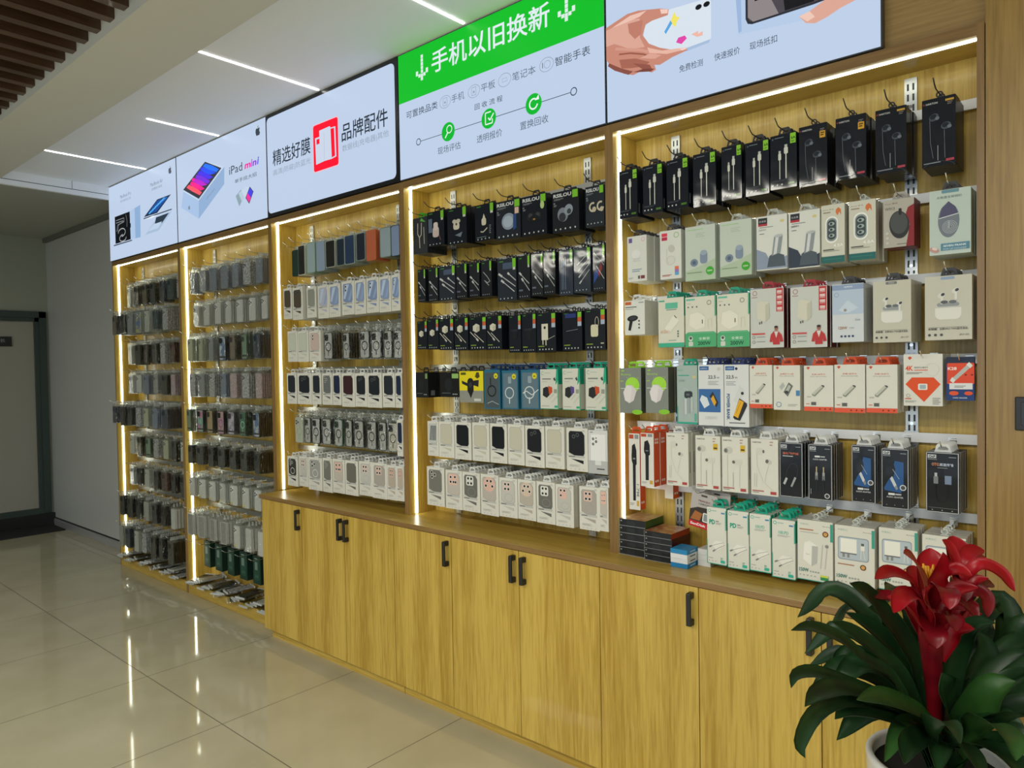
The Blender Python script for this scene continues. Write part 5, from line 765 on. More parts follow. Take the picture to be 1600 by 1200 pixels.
# white windowed phone case boxes
def d_case(win, cam=None, accent=None, tri=None, pat=None):
    tri = tri or win
    def f(A):
        oct_ = [(.10, .42), (.10, .88), (.16, .93), (.74, .93), (.86, .84), (.86, .42), (.80, .36), (.36, .36)]
        A.poly([(x + (.006 if x < .5 else -.006) * 0, y) for x, y in oct_], '#8f918c'); A.poly([((x - .48) * .96 + .48, (y - .645) * .975 + .645) for x, y in oct_], win)
        if pat == 'stripe':
            for i in range(4): A.poly([(.2 + i * .15, .45), (.28 + i * .15, .45), (.38 + i * .13, .88), (.30 + i * .13, .88)], '#3a4048')
        if pat == 'sheen': A.poly([(.14, .50), (.34, .90), (.60, .90), (.26, .46)], '#b9cbe6'); A.poly([(.5, .42), (.82, .84), (.82, .6), (.66, .42)], '#93aad0')  # reflection on the window drawn as paler blue streaks
        if pat == 'ring': A.ring(.5, .52, .20, .03, '#dcdcd8', .17)
        if pat == 'magsafe': A.ring(.52, .50, .22, .012, '#9a9c98', .17)
        if cam:
            ac = accent or shade(win, 1.3)
            if cam == '3': cs = [(.28, .86), (.30, .74), (.46, .80)]; 
            if cam == '4': cs = [(.34, .84), (.52, .84), (.34, .72), (.52, .72)]; A.rr(.22, .66, .64, .90, .08, ac)
            if cam == '5': cs = [(.32, .82), (.58, .83), (.32, .70), (.50, .70), (.62, .70)]; A.rr(.18, .62, .74, .90, .10, ac)
            if cam == 'r': cs = [(.38, .84), (.58, .84), (.30, .72), (.66, .72)]; A.circ(.48, .76, .33, ac, .30)
            if cam == '2': cs = [(.32, .84), (.32, .73)]
            if cam == 'p': cs = [(.30, .86), (.50, .86), (.30, .74)]; A.rr(.18, .66, .62, .91, .08, ac)
            if cam == 'd': cs = [(.34, .80), (.52, .84)]; 
            for x, y in cs: A.circ(x, y, .075, '#e6e6e2' if cam != 'd' else '#6a6e74', n=14); A.circ(x, y, .055, '#1c1e20', n=14); 
        A.poly([(.10, .31), (.86, .31), (.86, .36), (.10, .36)], '#bdbebb'); A.rect(.10, .325, .40, .345, '#6a6c6a'); A.poly([(.20, .285), (.80, .255), (.80, .175)], tri); A.line([(.02, .345), (.10, .40), (.30, .36)], .012, '#b4b5b0')
        lines(A, .14, .14, .5, 3, .006, .018, '#a9aaa6'); dots(A, .2, .8, .05, 4, .028, '#c4c5c2'); A.rr(.76, .92, .88, .965, .02, '#c4c5c2')
    return f
def d_clearwhite(A):
    A.rr(.12, .26, .92, .92, .05, '#e9eaeb'); A.line([(.12, .3), (.12, .9), (.9, .92), (.92, .3)], .01, '#b9bcc0'); 
    for x, y in ((.26, .80), (.26, .68), (.42, .74)): A.circ(x, y, .06, '#33363a'); A.circ(x, y, .035, '#8a8e92')
    A.circ(.42, .82, .03, '#33363a'); A.rect(.0, .0, 1, .30, '#b9bbbc'); A.rr(.36, .20, .68, .30, .03, '#dcdedf'); A.rect(.45, .10, .85, .125, '#3c3e40'); A.text('2.4A', .1, .94, .03, '#3c3e40')
F_ = 'film'; C_ = 'card'
K = {
 'cable6a': ('black boxed white charging cable', 'cable box', .024, 'black', K0, F_, d_cable6a),
 'earblack_a': ('black earphone box, tall gold label', 'earphone box', .026, 'ring_black', '#10151f', F_, d_earblack('a')),
 'earblack_b': ('glossy black earphone box, small gold label', 'earphone box', .026, 'ring_black', '#10151f', F_, d_earblack('b')),
 'earblack_c': ('black earphone box, flat gold label', 'earphone box', .026, 'ring_black', '#10151f', F_, d_earblack('c')),
 'earblack_d': ('black earphone box, clear tray edges', 'earphone box', .024, 'ring_black', '#10151f', F_, d_earblack('d')),
 'purplelabel': ('white box with purple corner label', 'charger box', .026, 'black', W, C_, d_purplelabel),
 'redlabel': ('white charger box with red label', 'charger box', .03, 'black', W, C_, d_redlabel),
 'palegreen': ('pale green car charger box', 'charger box', .028, 'clear', '#ccd6cd', F_, d_palegreen),
 'holder_a': ('white box, silver cylinder on blue', 'charger box', .03, 'clear', W, C_, d_holder('a')),
 'holder_b': ('white box, silver cylinder on dark', 'charger box', .03, 'clear', W, C_, d_holder('b')),
 'pill': ('cream 4.8A box, pill shaped window', 'charger box', .026, 'ring_clear', CR, C_, d_pill),
 'mouse': ('grey and red boxed dark mouse', 'mouse box', .04, 'grey', '#b4b0a6', C_, d_mouse),
 'mint': ('pale mint phone stand ring box', 'box', .028, 'black', '#c4d2cc', F_, d_mint),
 'carcharger': ('short white box, black car charger', 'charger box', .04, 'white', W, C_, d_carcharger),
 'tealband': ('white charger box, teal bottom band', 'charger box', .02, 'teal', '#dddccd', C_, d_tealband),
 'green200': ('white and green 200W charger box', 'charger box', .03, 'teal', '#dddccd', C_, d_green200),
 'redman': ('white box, man in red jacket', 'charger box', .03, 'red', '#cccfca', C_, d_redman),
 'white120': ('bluish white 120W charger box', 'charger box', .026, 'black', '#d3d9de', F_, d_white120),
 'pods_a': ('beige earbud box, plain grey plate', 'earphone box', .03, 'black', '#c9c6b6', F_, d_pods('a')),
 'pods_b': ('beige earbud box, blue plate', 'earphone box', .03, 'black', '#cbc8ba', F_, d_pods('b')),
 'lime': ('grey and lime charger box', 'charger box', .05, 'lime', '#80867e', F_, d_lime),
 'tealbank': ('teal and grey power bank box', 'power bank box', .03, 'teal', '#a4b6b0', F_, d_tealbank),
 'bank_blue': ('white power bank box, blue picture', 'power bank box', .03, 'navy', '#dcdfe0', C_, d_bank_blue),
 'bank_yellow': ('white POWER BANK box, yellow bank', 'power bank box', .03, 'navy', '#dcdfe0', C_, d_bank_yellow),
 'usb': ('white and orange memory stick box', 'memory stick box', .02, 'orange', '#dddcd2', C_, d_usb()),
 'usb_swivel': ('white box with swivel memory stick', 'memory stick box', .02, 'orange', '#dddcd2', C_, d_usb('s')),
 'card4k': ('white 4K memory card box, orange diamond', 'memory card box', .022, 'none', '#dddcd4', C_, d_card4k),
 'cardk28': ('red and blue K28 card reader pack', 'card reader pack', .012, 'none', '#1d3c78', C_, d_cardk28),
 'selfie_long': ('long orange selfie stick box', 'selfie stick box', .04, 'orange', '#dcd9d2', C_, d_selfie),
 'selfie': ('shorter orange selfie stick box', 'selfie stick box', .045, 'orange', '#dcd9d2', C_, d_selfie),
 'earwhite_a': ('white boxed earphones, looping cable', 'earphone box', .026, 'white', '#dbdad0', C_, d_earwhite('a')),
 'earwhite_b': ('white boxed earphones, gold label', 'earphone box', .026, 'white', '#dbdad0', C_, d_earwhite('b')),
 'adapter_curl': ('dark adapter box, curved cable', 'adapter box', .022, 'white', '#171b24', F_, d_adapter('curl')),
 'adapter_jacks': ('dark adapter box, two audio jacks', 'adapter box', .022, 'white', '#171b24', F_, d_adapter('jacks')),
 'adapter_blue': ('dark adapter box, blue picture', 'adapter box', .022, 'white', '#171b24', F_, d_adapter('blue')),
 'adapter_u': ('dark adapter box, U shaped cable', 'adapter box', .022, 'white', '#12151b', F_, d_adapter('u')),
 'pd_a': ('teal edged PD charger box', 'charger box', .03, 'teal', '#dcdcd2', C_, d_pd('a')),
 'pd_b': ('teal edged 100 PD charger box', 'charger box', .03, 'teal', '#dcdcd2', C_, d_pd('b')),
 'w150_a': ('white 150W charger and cable box', 'charger box', .028, 'ring_clear', '#dbdad0', C_, d_w150('a')),
 'w150_b': ('white 150W box, blue grey window', 'charger box', .028, 'ring_clear', '#dbdad0', C_, d_w150('b')),
 'ycable': ('black pack of forked cream cable', 'cable box', .02, 'green', '#2b2f35', F_, d_ycable),
 'bl_charger': ('black box, pinkish charger', 'charger box', .03, 'black', K0, F_, d_bl_charger),
 'bl_pods': ('black box, cream earbud case', 'earphone box', .03, 'black', K0, F_, d_bl_pods),
 'bl_toy': ('black box, cream charger toy', 'charger box', .04, 'black', K0, F_, d_bl_toy),
 'rs_cup': ('black RSILOU box, bluish ear cup', 'earphone box', .035, 'black', '#1d232c', F_, d_rs('cup')),
 'rs_buds': ('black RSILOU box, black earbuds', 'earphone box', .035, 'black', K0, F_, d_rs('buds')),
 'rs_grey': ('black RSILOU box, grey earbuds', 'earphone box', .035, 'black', '#161a22', F_, d_rs('grey')),
 'rs_open': ('black RSILOU box, cream open earbuds', 'earphone box', .035, 'black', '#232a33', F_, d_rs('open')),
 'bl_diag': ('slim black box, slanting white cable', 'cable box', .022, 'ring_black', '#181c24', F_, d_bl('diag')),
 'bl_diag2': ('wide black box, slanting white cables', 'cable box', .022, 'ring_black', '#232a36', F_, d_bl('diag2')),
 'bl_curl': ('slim black box, coiled white cable', 'cable box', .022, 'ring_black', '#181c24', F_, d_bl('curl')),
 'bl_vert': ('slim black box, upright pale cables', 'cable box', .022, 'ring_black', '#2b3445', F_, d_bl('vert')),
 'bl_fan': ('black box, four fanned white cables', 'cable box', .022, 'ring_black', '#2f3744', F_, d_bl('fan')),
 'bl_redblue': ('black box, red and blue picture', 'cable box', .022, 'ring_black', '#1d232d', F_, d_bl('redblue')),
 'bl_cube': ('black box, small cream cube charger', 'charger box', .028, 'ring_black', K0, F_, d_cube('cube')),
 'bl_cubecable': ('black box, cube charger with cable', 'charger box', .028, 'ring_black', K0, F_, d_cube('cubecable')),
 'bl_plain': ('plain black box, coloured corner label', 'charger box', .026, 'ring_black', K0, F_, d_cube('plain')),
 'bl_plug': ('black box, cream plug charger', 'charger box', .026, 'ring_black', K0, F_, d_cube('plug')),
 'bl_plain2': ('black box with blue top print', 'charger box', .03, 'ring_black', K0, F_, d_cube('plain2')),
 'bl_strap': ('black box, cream charger with loop', 'charger box', .03, 'ring_black', K0, F_, d_cube('strap')),
 'squat_a': ('short black box, narrow green label', 'charger box', .06, 'black', '#14171c', F_, d_squat('a')),
 'squat_b': ('short black box, wide green label', 'charger box', .06, 'black', '#0e1014', F_, d_squat('b')),
 'yellow': ('yellow and grey phone holder box', 'phone holder box', .045, 'black', '#8f9088', C_, d_yellow),
 'bluecable': ('blue edged box, black cable', 'cable box', .03, 'blue', '#2a6a88', F_, d_bluebox('c')),
 'bluering': ('blue edged box, white ring charger', 'charger box', .03, 'blue', '#2a6a88', F_, d_bluebox('r')),
 'bluering2': ('blue edged box, ring and wavy cable', 'charger box', .03, 'blue', '#2a6a88', F_, d_bluebox('r2')),
 'tealchg_r': ('teal and white box, black orange charger', 'charger box', .03, 'teal', '#d3d4c9', C_, d_tealchg('#c8502c')),
 'tealchg_p': ('teal and white box, black purple charger', 'charger box', .03, 'teal', '#d3d4c9', C_, d_tealchg('#5a4a8a')),
}
cs = lambda key, desc, *a, **k: K.__setitem__(key, (desc, 'phone case box', .021, 'white', '#dad9d0', C_, d_case(*a, **k)))
cs('case_stripe', 'white case box, striped reflection', '#c6c9c6', pat='stripe'); cs('case_beige', 'white case box, beige window', '#c4c1b0')
cs('case_black', 'white case box, black case', '#10141c'); cs('case_blackcam', 'white case box, black case, three lenses', '#15181e', 'd')
cs('case_grey3', 'white case box, grey case, three lenses', '#75766f', '3'); cs('case_pink5', 'white case box, pink camera block', '#c0b9b0', '5', '#e0b8a8')
cs('case_grey4', 'white case box, grey case, four lenses', '#6d6e69', '4', '#dcdcd6', pat='magsafe'); cs('case_pinkround', 'white case box, pink round camera ring', '#b9b2aa', 'r', '#dfb5a6')
cs('case_pinkclear', 'white case box, faint pink camera', '#c2c1bb', '4', '#d8bfb4', pat='magsafe'); cs('case_beigeround', 'white case box, beige round camera', '#b8b0a4', 'r', '#d4bfae')
cs('case_pink4', 'white case box, pink square camera', '#bfbeb8', 'p', '#dcb7a8', pat='magsafe'); cs('case_pinkgrey', 'white case box, grey pink case', '#aaa49e', '4', '#dab4a4', pat='magsafe')
cs('case_brown', 'white case box, dark brown case', '#51493c', 'd'); cs('case_clear', 'white case box, clear grey case', '#8e9288'); cs('case_pinkblue', 'white case box, pinkish blue case', '#b4b7cc', pat='sheen')
cs('case_blue', 'white case box, blue sheen window', '#8c9cc0', pat='sheen'); cs('case_blue2', 'white case box, blue sheen window, camera', '#7f92ba', '2', pat='sheen')
cs('case_cream', 'cream case box, pale window', '#c6cabc'); cs('case_rosy', 'white case box, rosy window', '#c9b4ac', '2'); cs('case_dark', 'white case box, dark window', '#262b33')
cs('case_darkcam', 'white case box, dark camera case', '#1c2129', 'd'); cs('case_dkgrey', 'white case box, grey camera case', '#6a6e70', '3'); cs('case_navy', 'white case box, navy case', '#1e2a46')
cs('case_wine', 'white case box, wine red case', '#3a2026'); cs('case_ringgrey', 'grey case box, ring print', '#9ea09c', '3', pat='ring'); cs('case_greyb', 'white case box, plain grey case', '#6d6c64')
cs('case_tan', 'white case box, tan camera block', '#b6aa9c', '4', '#d0a898'); cs('case_blackclear', 'dark case box, three lenses', '#3a3a38', '3', pat='ring')
K['case_clearwhite'] = ('clear fronted white case box', 'phone case box', .022, 'white', '#d6d8d8', F_, d_clearwhite)
TABC = {'black': BLK, 'white': card('#d9dbda', .3), 'grey': card('#aca89e', .4), 'clear': clear_mat('clear_tab', (0.8, 0.84, 0.8), 0.45), 'teal': card('#17a184', .35), 'red': card('#a81f30', .35), 'lime': card('#8fd12a', .35),
        'navy': card('#1d2c66', .35), 'orange': card('#cf4d1c', .35), 'green': card('#3aa82c', .35), 'blue': card('#1c3f6e', .35)}
_tab = {}
def tab_mesh(kind):
    'hanging tab; origin on the top edge of the box, hole at z=.012'
    if kind in _tab: return _tab[kind]
    mb = MB()
    if kind.startswith('ring_'):
        mt = TABC[kind[5:]]; n = 14
        o = [(.0095 * math.cos(2 * PI * i / n), .0115 + .0095 * math.sin(2 * PI * i / n)) for i in range(n)]; q = [(.0058 * math.cos(2 * PI * i / n), .0115 + .0058 * math.sin(2 * PI * i / n)) for i in range(n)]
        mb.frame(o, q, -.0015, .0015, mt); mb.box(-.011, .011, -.0012, .0012, -.004, .003, mt)
    else:
        mt = TABC[kind]; W2, Wt, H = .023, .0165, .024
        o = [(-W2, -.003), (W2, -.003), (Wt, H - .004), (Wt - .004, H), (-Wt + .004, H), (-Wt, H - .004)]
        q = [(-.012, .006), (.012, .006), (.0135, .011), (.008, .0165), (-.008, .0165), (-.0135, .011)]
        mb.frame(o, q, -.0007, .0007, mt)
    _tab[kind] = mb.mesh('hang_tab'); return _tab[kind]
_body = {}
SIDE = {'selfie_long': '#e0561e', 'selfie': '#e0561e', 'mouse': '#701a22', 'redman': '#5c0f18', 'pd_a': '#cfd6ce', 'pd_b': '#cfd6ce', 'lime': '#5a6058', 'green200': '#c2cfc2', 'yellow': '#8f8a2a'}
def body_mesh(kind, w_, h, front):
    key = (kind, round(w_, 3), round(h, 3), front)
    if key in _body: return _body[key]
    d, cat, t, tb, col, fin, fn = K[kind]; mf = film if fin == F_ else card; mb = MB()
    side = mf(SIDE.get(kind, col)); base = mf(col)
    c = .0012
    outline = [(-w_/2 + c, 0), (w_/2 - c, 0), (w_/2, c), (w_/2, h - c), (w_/2 - c, h), (-w_/2 + c, h), (-w_/2, h - c), (-w_/2, c)]
    mb.prism(outline, -t / 2, t / 2, base, side)
    if tb in ('teal',): mb.box(w_/2 - .0002, w_/2 + .0002, -t/2, t/2 - .004, h * .62, h, mf('#17a184')); mb.box(w_/2 - .0002, w_/2 + .0002, -t/2, t/2, 0, .004, mf('#17a184'))
    if kind in ('cable6a', 'squat_a', 'squat_b'): mb.box(w_/2 - .0002, w_/2 + .0002, -t * .2, t * .2, h * .08, h * .28, mf('#6a7078'))
    if kind.startswith('earwhite'): mb.box(w_/2 - .0002, w_/2 + .0002, -t * .1, t * .1, h * .25, h * .65, mf('#8a8a84'))
    if kind.startswith('adapter'):
        for s_ in (-1, 1): mb.box(w_/2 - .0002, w_/2 + .0003, s_ * t * .46 - .0006, s_ * t * .46 + .0006, 0, h, mf('#c2c6ca'))
    if kind.startswith('selfie'):
        for z in (.08, .80, .86): mb.box(w_/2 - .0002, w_/2 + .0002, -t * .3, -t * .05, h * z, h * z + .008, card('#f0e6da')); mb.box(w_/2 - .0002, w_/2 + .0002, t * .02, t * .27, h * z, h * z + .008, card('#f0e6da'))
    if front: fn(Art(mb, -w_/2, 0, w_, h, -t/2 - .0001, mf))
    _body[key] = mb.mesh('printed_carton' if front else 'carton'); return _body[key]
_hook = {}
def hook(x, z, yf, black, label, grp, length=0.055):
    t = thing('display_hook', label, 'hook', (x, 0.15, z), grp)
    key = (round(yf, 2), black, length)
    if key not in _hook:
        mt = BLKMETAL if black else CHROME; L = 0.15 - yf + length
        a = MB(); a.tube([(0, 0, 0), (0, -L * .6, 0.0), (0, -L + .012, 0.001), (0, -L, .005), (0, -L - .022, .021)], .0019, mt, 6)
        b_ = MB(); b_.box(-.011, .011, -.0022, .0, -.012, .010, mt); b_.box(-.011, .011, -.0022, .011, .0141, .0156, mt)
        _hook[key] = (a.mesh('prong'), b_.mesh('mounting_plate'))
    a, b_ = _hook[key]; link('prong', a, t); link('mounting_plate', b_, t); return t
ORD = ['first', 'second', 'third', 'fourth', 'fifth', 'sixth', 'seventh', 'eighth', 'ninth', 'tenth', 'eleventh', 'twelfth', 'thirteenth']
ROWN = ['top row', 'second row', 'third row', 'fourth row', 'fifth row', 'bottom row']
def copy_thing(src, loc, rz, label):
    r = src.copy(); COL.objects.link(r); r.location = loc; r.rotation_euler = (0, 0, rz); r['label'] = label
    for ch in src.children:
        c = ch.copy(); COL.objects.link(c); c.parent = r
    return r
rng = random.Random(11)
def snake(kind): return {'phone case box': 'phone_case_box', 'card reader pack': 'card_reader_pack'}.get(kind, kind.replace(' ', '_'))
def stack(bay, row, i, n, x0, x1, zt, zb, kind):
    d, cat, t, tb, col, fin, fn = K[kind]
    w_, h = x1 - x0, zt - zb; cx = (x0 + x1) / 2; yf = 0.0; cx = min(cx, BX[bay + 1] - .0245 - w_ / 2)
    side = 'left'
    pos = '%s from left, %s, %s bay' % (ORD[i], ROWN[row], ['', '', 'middle', 'fourth', 'rightmost'][bay]) if i < n - 1 else 'last on right, %s, %s bay' % (ROWN[row], ['', '', 'middle', 'fourth', 'rightmost'][bay])
    if i == 0: pos = 'far left, %s, %s bay' % (ROWN[row], ['', '', 'middle', 'fourth', 'rightmost'][bay])
    grp = '%ses in the %s of the %s' % (cat.replace('card reader pack', 'card reader pack').rstrip('x') + ('x' if cat.endswith('x') else ''), ROWN[row], BAY[bay]) if cat.endswith('box') else None
    rz = math.radians(rng.uniform(-2.2, 2.2)); nm = snake(cat)
    yc = yf + t / 2
    t0 = thing(nm, d + ', ' + pos, cat, (cx, yc, zb), grp, rz)
    link('printed_carton', body_mesh(kind, w_, h, True), t0)
    if tb != 'none': tm = link('hang_tab', tab_mesh(tb), t0, (0, 0, h))
    hk = 'black' if (bay == 4 and row == 0) or (bay == 3 and row in (0, 1, 2, 3)) or (tb in ('navy',)) else 'steel'
    zh = zt + (.0165 if not tb.startswith('ring') else .0165) - (.022 if tb == 'none' else 0) - .004
    if tb == 'none': zh = zt - .012
    hook(cx, zh, yf, hk == 'black', '%s wire hook, %s' % (hk, pos), 'wire hooks in the ' + BAY[bay], .05 if row == 0 else .035 if row < 3 else .012)
    m = int((0.136 - yf) / (t * 1.04)); m = min(m, 6)
    if kind in ('selfie_long',): m = 1
    if kind in ('selfie',): m = 3
    if kind == 'cardk28' or kind == 'tealbank' or kind == 'mouse': m = 2
    src = None; y = yc
    for j in range(1, m):
        y += t * 1.04 + rng.uniform(0, .0012); jx = rng.uniform(-.0018, .0018)
        lab = fit('%s', short(d), cat, ', %s behind front one, %s' % (ORD[j - 1], pos))
        if src is None:
            src = thing(nm, lab, cat, (cx + jx, y, zb), grp, rz + math.radians(rng.uniform(-.6, .6)))
            link('carton', body_mesh(kind, w_, h, False), src)
            if tb != 'none': link('hang_tab', tab_mesh(tb), src, (0, 0, h))
        else: copy_thing(src, (cx + jx, y, zb), rz + math.radians(rng.uniform(-.6, .6)), lab)
def fit(f, d, cat, rest):
    return d + rest if len((d + rest).split()) <= 16 else cat + rest
def short(d):
    return d.split(',')[0]
# soft phone cases hung without boxes, and clear bags
def rrect(w_, h, r, n=5):
    return [(cx + r * math.cos(math.radians(a0 + 90 * i / n)), cz + r * math.sin(math.radians(a0 + 90 * i / n))) for cx, cz, a0 in ((w_/2 - r, r, -90), (w_/2 - r, h - r, 0), (-w_/2 + r, h - r, 90), (-w_/2 + r, r, 180)) for i in range(n + 1)]
_case = {}
def case_mesh(w_, h, mat, rim=None, ring=None, cam=True, t=.010, band=None, label=None):
    key = (round(w_, 3), round(h, 3), mat.name, rim.name if rim else 0, ring, cam, t, band, label)
    if key in _case: return _case[key]
    mb = MB(); o = rrect(w_, h, .011)
    mb.prism(o, -t/2, t/2, mat, rim or mat)
    if rim:
        mb.frame(o, rrect(w_ - .005, h - .005, .009)[:], -t/2 - .0006, -t/2 + .001, rim) if False else None
        q = [(x, z + .003) for x, z in rrect(w_ - .009, h - .007, .009)]
        mb.frame(o, [(x, z + .0005) for x, z in q], -t/2 - .0008, -t/2 + .001, rim)
    if cam:
        cx, cz = -w_ * .22, h - .030
        mb.prism([(cx + x * 1, cz - .017 + z) for x, z in rrect(.034, .036, .008)], -t/2 - .0016, -t/2 + .0005, rim or mat)
        for dx, dz in ((-.008, .008), (-.008, -.008), (.008, 0)):
            n = 12; mb.prism([(cx + dx + .0062 * math.cos(2*PI*i/n), cz + dz + .001 + .0062 * math.sin(2*PI*i/n)) for i in range(n)], -t/2 - .0024, -t/2 - .0012, BLK)
    A = Art(mb, -w_/2, 0, w_, h, -t/2 - .0003, card)
    if ring: A.ring(.5, .46, .34, .085, ring, .34, 28); A.line([(.5, .28), (.5, .13)], .09, ring)
    if band: A.rect(0, .10, 1, .17, band)
    if label: A.rect(.12, .05, .30, .17, label); A.rect(.16, .02, .26, .06, '#2c2c28')
    _case[key] = mb.mesh('phone_case'); return _case[key]
_bag = {}
def bag_mesh(w_, h, header, t=.012):
    key = (round(w_, 3), round(h, 3), header.name if header else 0, t)
    if key not in _bag:
        mb = MB(); o = rrect(w_, h, .004, 2); mb.prism(o, -t/2, t/2, BAG)
        if header: mb.box(-w_/2, w_/2, -t/2 - .0004, t/2 + .0004, .0, .006, header); mb.box(-w_/2, w_/2, -t/2 - .0004, t/2 + .0004, h - .010, h - .001, header)
        _bag[key] = mb.mesh('plastic_bag')
    return _bag[key]
SIL = {'sil_green': ('dark green silicone phone case', '#16332c', None), 'sil_white': ('black phone case, cream rim', '#15171a', '#c9c9bb'), 'sil_mint': ('pale mint phone case', '#9db2b8', '#7f9e84'), 'sil_blue': ('pale blue phone case', '#8ea1bb', '#8a9aa0'),
       'sil_black': ('black phone case with silver sheen', '#101216', '#a9ada4'), 'sil_navy': ('narrow navy phone case', '#10233a', '#7c8a80'), 'sil_navyblue': ('navy phone case, blue sheen', '#1c3558', '#93a09c'), 'sil_navy2': ('dark navy phone case', '#121c30', '#8a9494'),
       'sil_orange': ('orange phone case', '#b9603f', None), 'sil_pale': ('pale grey green phone case', '#93a4ae', '#6c7c70'), 'sil_blue2': ('grey blue phone case', '#8192b4', '#26303c')}
BAGK = {'bag_ring': ('bagged clear case, black ring', '#b9bab9', '#17191c', '#15171a'), 'bag_ringb': ('bagged clear case, bold black ring', '#b4b4b2', '#0e1012', '#0e1012'), 'bag_ringgreen': ('bagged clear case, green rim', '#b9bab9', '#17191c', '#27543c'),
        'bag_ringtan': ('bagged clear case, tan ring', '#c2c0b4', '#4a4438', '#2a3038'), 'bag_white': ('bagged pale cream phone case', '#c6cdb9', '#aab0a0', '#c9ccc0')}
def case_stack(bay, row, i, n, x0, x1, zt, zb, kind):
    bn = ['leftmost', 'second', 'middle', 'fourth', 'rightmost'][bay]
    pos = ('%s from left, %s, %s bay' % (ORD[i], ROWN[row], bn)) if 0 < i < n - 1 else ('far left, %s, %s bay' if i == 0 else 'last on right, %s, %s bay') % (ROWN[row], bn)
    cx = (x0 + x1) / 2; w_ = min(.088, max(x1 - x0, .072)); h = zt - zb; rz = math.radians(rng.uniform(-2.5, 2.5))
    cx = min(cx, BX[bay + 1] - .0245 - w_ / 2); cx = max(cx, BX[bay] + .026 + w_ / 2)
    if kind in SIL:
        d, c1, c2 = SIL[kind]; t = .013; me = case_mesh(w_, h, simple('silicone', tuple(lin(c1)[:3]), .3, 0, .6), simple('case_rim', tuple(lin(c2)[:3]), .3) if c2 else None, None, False, t - .001)
        bag = None; m = 7; zt2 = h
    else:
        d, c1, ring, rim = BAGK[kind]; t = .017; hh = h - .022; me = case_mesh(w_ - .012, hh, simple('clear_back', tuple(lin(c1)[:3]), .2), simple('case_rim', tuple(lin(rim)[:3]), .3), ring, True, .010); bag = bag_mesh(w_, h, None, .0135); m = 6
    y = .008 + t / 2; src = None; grp = 'phone cases in the %s of the %s' % (ROWN[row], BAY[bay])
    hook(cx, zt + .0125, 0.0, False, 'steel wire hook, ' + pos, 'wire hooks in the ' + BAY[bay], .05 if row == 0 else .025)
    for j in range(m):
        jx = rng.uniform(-.0015, .0015); lab = d + ', ' + pos if j == 0 else fit('%s', short(d), 'rimmed phone case', ', %s behind front one, %s' % (ORD[j - 1], pos))
        if src is None:
            src = thing('silicone_phone_case' if bag is None else 'bagged_phone_case', lab, 'phone case', (cx + jx, y, zb), grp, rz)
            link('phone_case', me, src, (0, 0, 0 if bag is None else .004))
            if bag: link('plastic_bag', bag, src)
            link('hang_tab', tab_mesh('ring_clear'), src, (0, 0, h))
        else: copy_thing(src, (cx + jx, y, zb), rz, lab)
        y += t + .0008
for key, L in ROWS.items():
    bay = int(key[0]) - 1; row = int(key[2]) - 1
    # slight overlaps between neighbours are closed up so that stacks do not run into each other
    L = [list(q) for q in L]
    for a, b_ in zip(L, L[1:]):
        if a[1] > b_[0] - .004: mid = (a[1] + b_[0]) / 2; a[1] = mid - .002; b_[0] = mid + .002
    if L[-1][1] > BX[bay + 1] - .020: L[-1][1] = BX[bay + 1] - .021
    L[0][0] = max(L[0][0], BX[bay] + .026)
    for i, (x0, x1, zt, zb, kind) in enumerate(L):
        (case_stack if kind in SIL or kind in BAGK else stack)(bay, row, i, len(L), x0, x1, zt, zb, kind)

# ---------------------------------------------------------------- the two tall bays full of bagged phone cases
def pc(col, rough=.35): return simple('case_' + col.strip('#'), tuple(lin(col)[:3]), rough, 0, .4)
PK = {  # kind: (label words, material, rim, ring, w, h, header, bandcolour, label)
 'clear': ('clear pale', pc('#c2c6bc'), None, None), 'black': ('black', pc('#14171c'), None, None), 'dark': ('dark grey', pc('#2c3036'), pc('#16181c'), None), 'navy': ('navy', pc('#1b2a44'), None, None),
 'teal': ('dark teal', pc('#1c3a44'), None, None), 'pat': ('grey patterned', speckle((.55, .56, .56), (.25, .26, .27)), None, None), 'brown': ('brownish', pc('#7c6a5c'), pc('#3c3a38'), None),
 'grey': ('grey', pc('#93979a'), None, None), 'multi': ('colourful', speckle((.45, .45, .10), (.08, .14, .38), 35), pc('#b9bcb4'), None), 'white': ('white', pc('#cfd1cf'), None, None), 'greyblue': ('grey blue', pc('#7c869a'), None, None),
 'pinkpat': ('pink patterned', speckle((.55, .42, .42), (.35, .28, .30)), None, None), 'green': ('green', pc('#7d9a80'), pc('#4a5a50'), None), 'greenpink': ('green and pink', speckle((.30, .50, .36), (.55, .20, .35), 22), BLK, '#3fa0a0'),
 'orange': ('orange brown', speckle((.50, .30, .14), (.38, .36, .18), 25), pc('#3a3a34'), None), 'purple': ('purple and pink', speckle((.50, .25, .42), (.55, .38, .30), 20), BLK, '#a04a90'), 'lilac': ('lilac', speckle((.55, .52, .60), (.30, .28, .40), 30), pc('#3c3c48'), None),
 'emerald': ('emerald green', pc('#2f6e52'), pc('#1c3a2c'), '#9fd0b8'), 'skull': ('green grey pictured', speckle((.42, .50, .42), (.05, .06, .05), 28), pc('#26302a'), None), 'bluewhite': ('blue and white', speckle((.50, .55, .60), (.08, .16, .32), 25), BLK, None),
 'sheet': ('slate blue film', pc('#7d8799', .15), None, None), 'wine': ('dark red', pc('#4a2a2c'), None, None), 'redlab': ('clear red labelled', pc('#b0b3a9'), None, None), 'yel': ('white yellow labelled', pc('#d3d5cf'), None, None),
 'cream': ('cream', pc('#b9bda0'), pc('#a3ab98'), None), 'tall': ('tall white boxed', pc('#d0d2cc'), None, None), 'greybox': ('grey fronted', pc('#9a9a96'), pc('#d6d8d2'), None)}
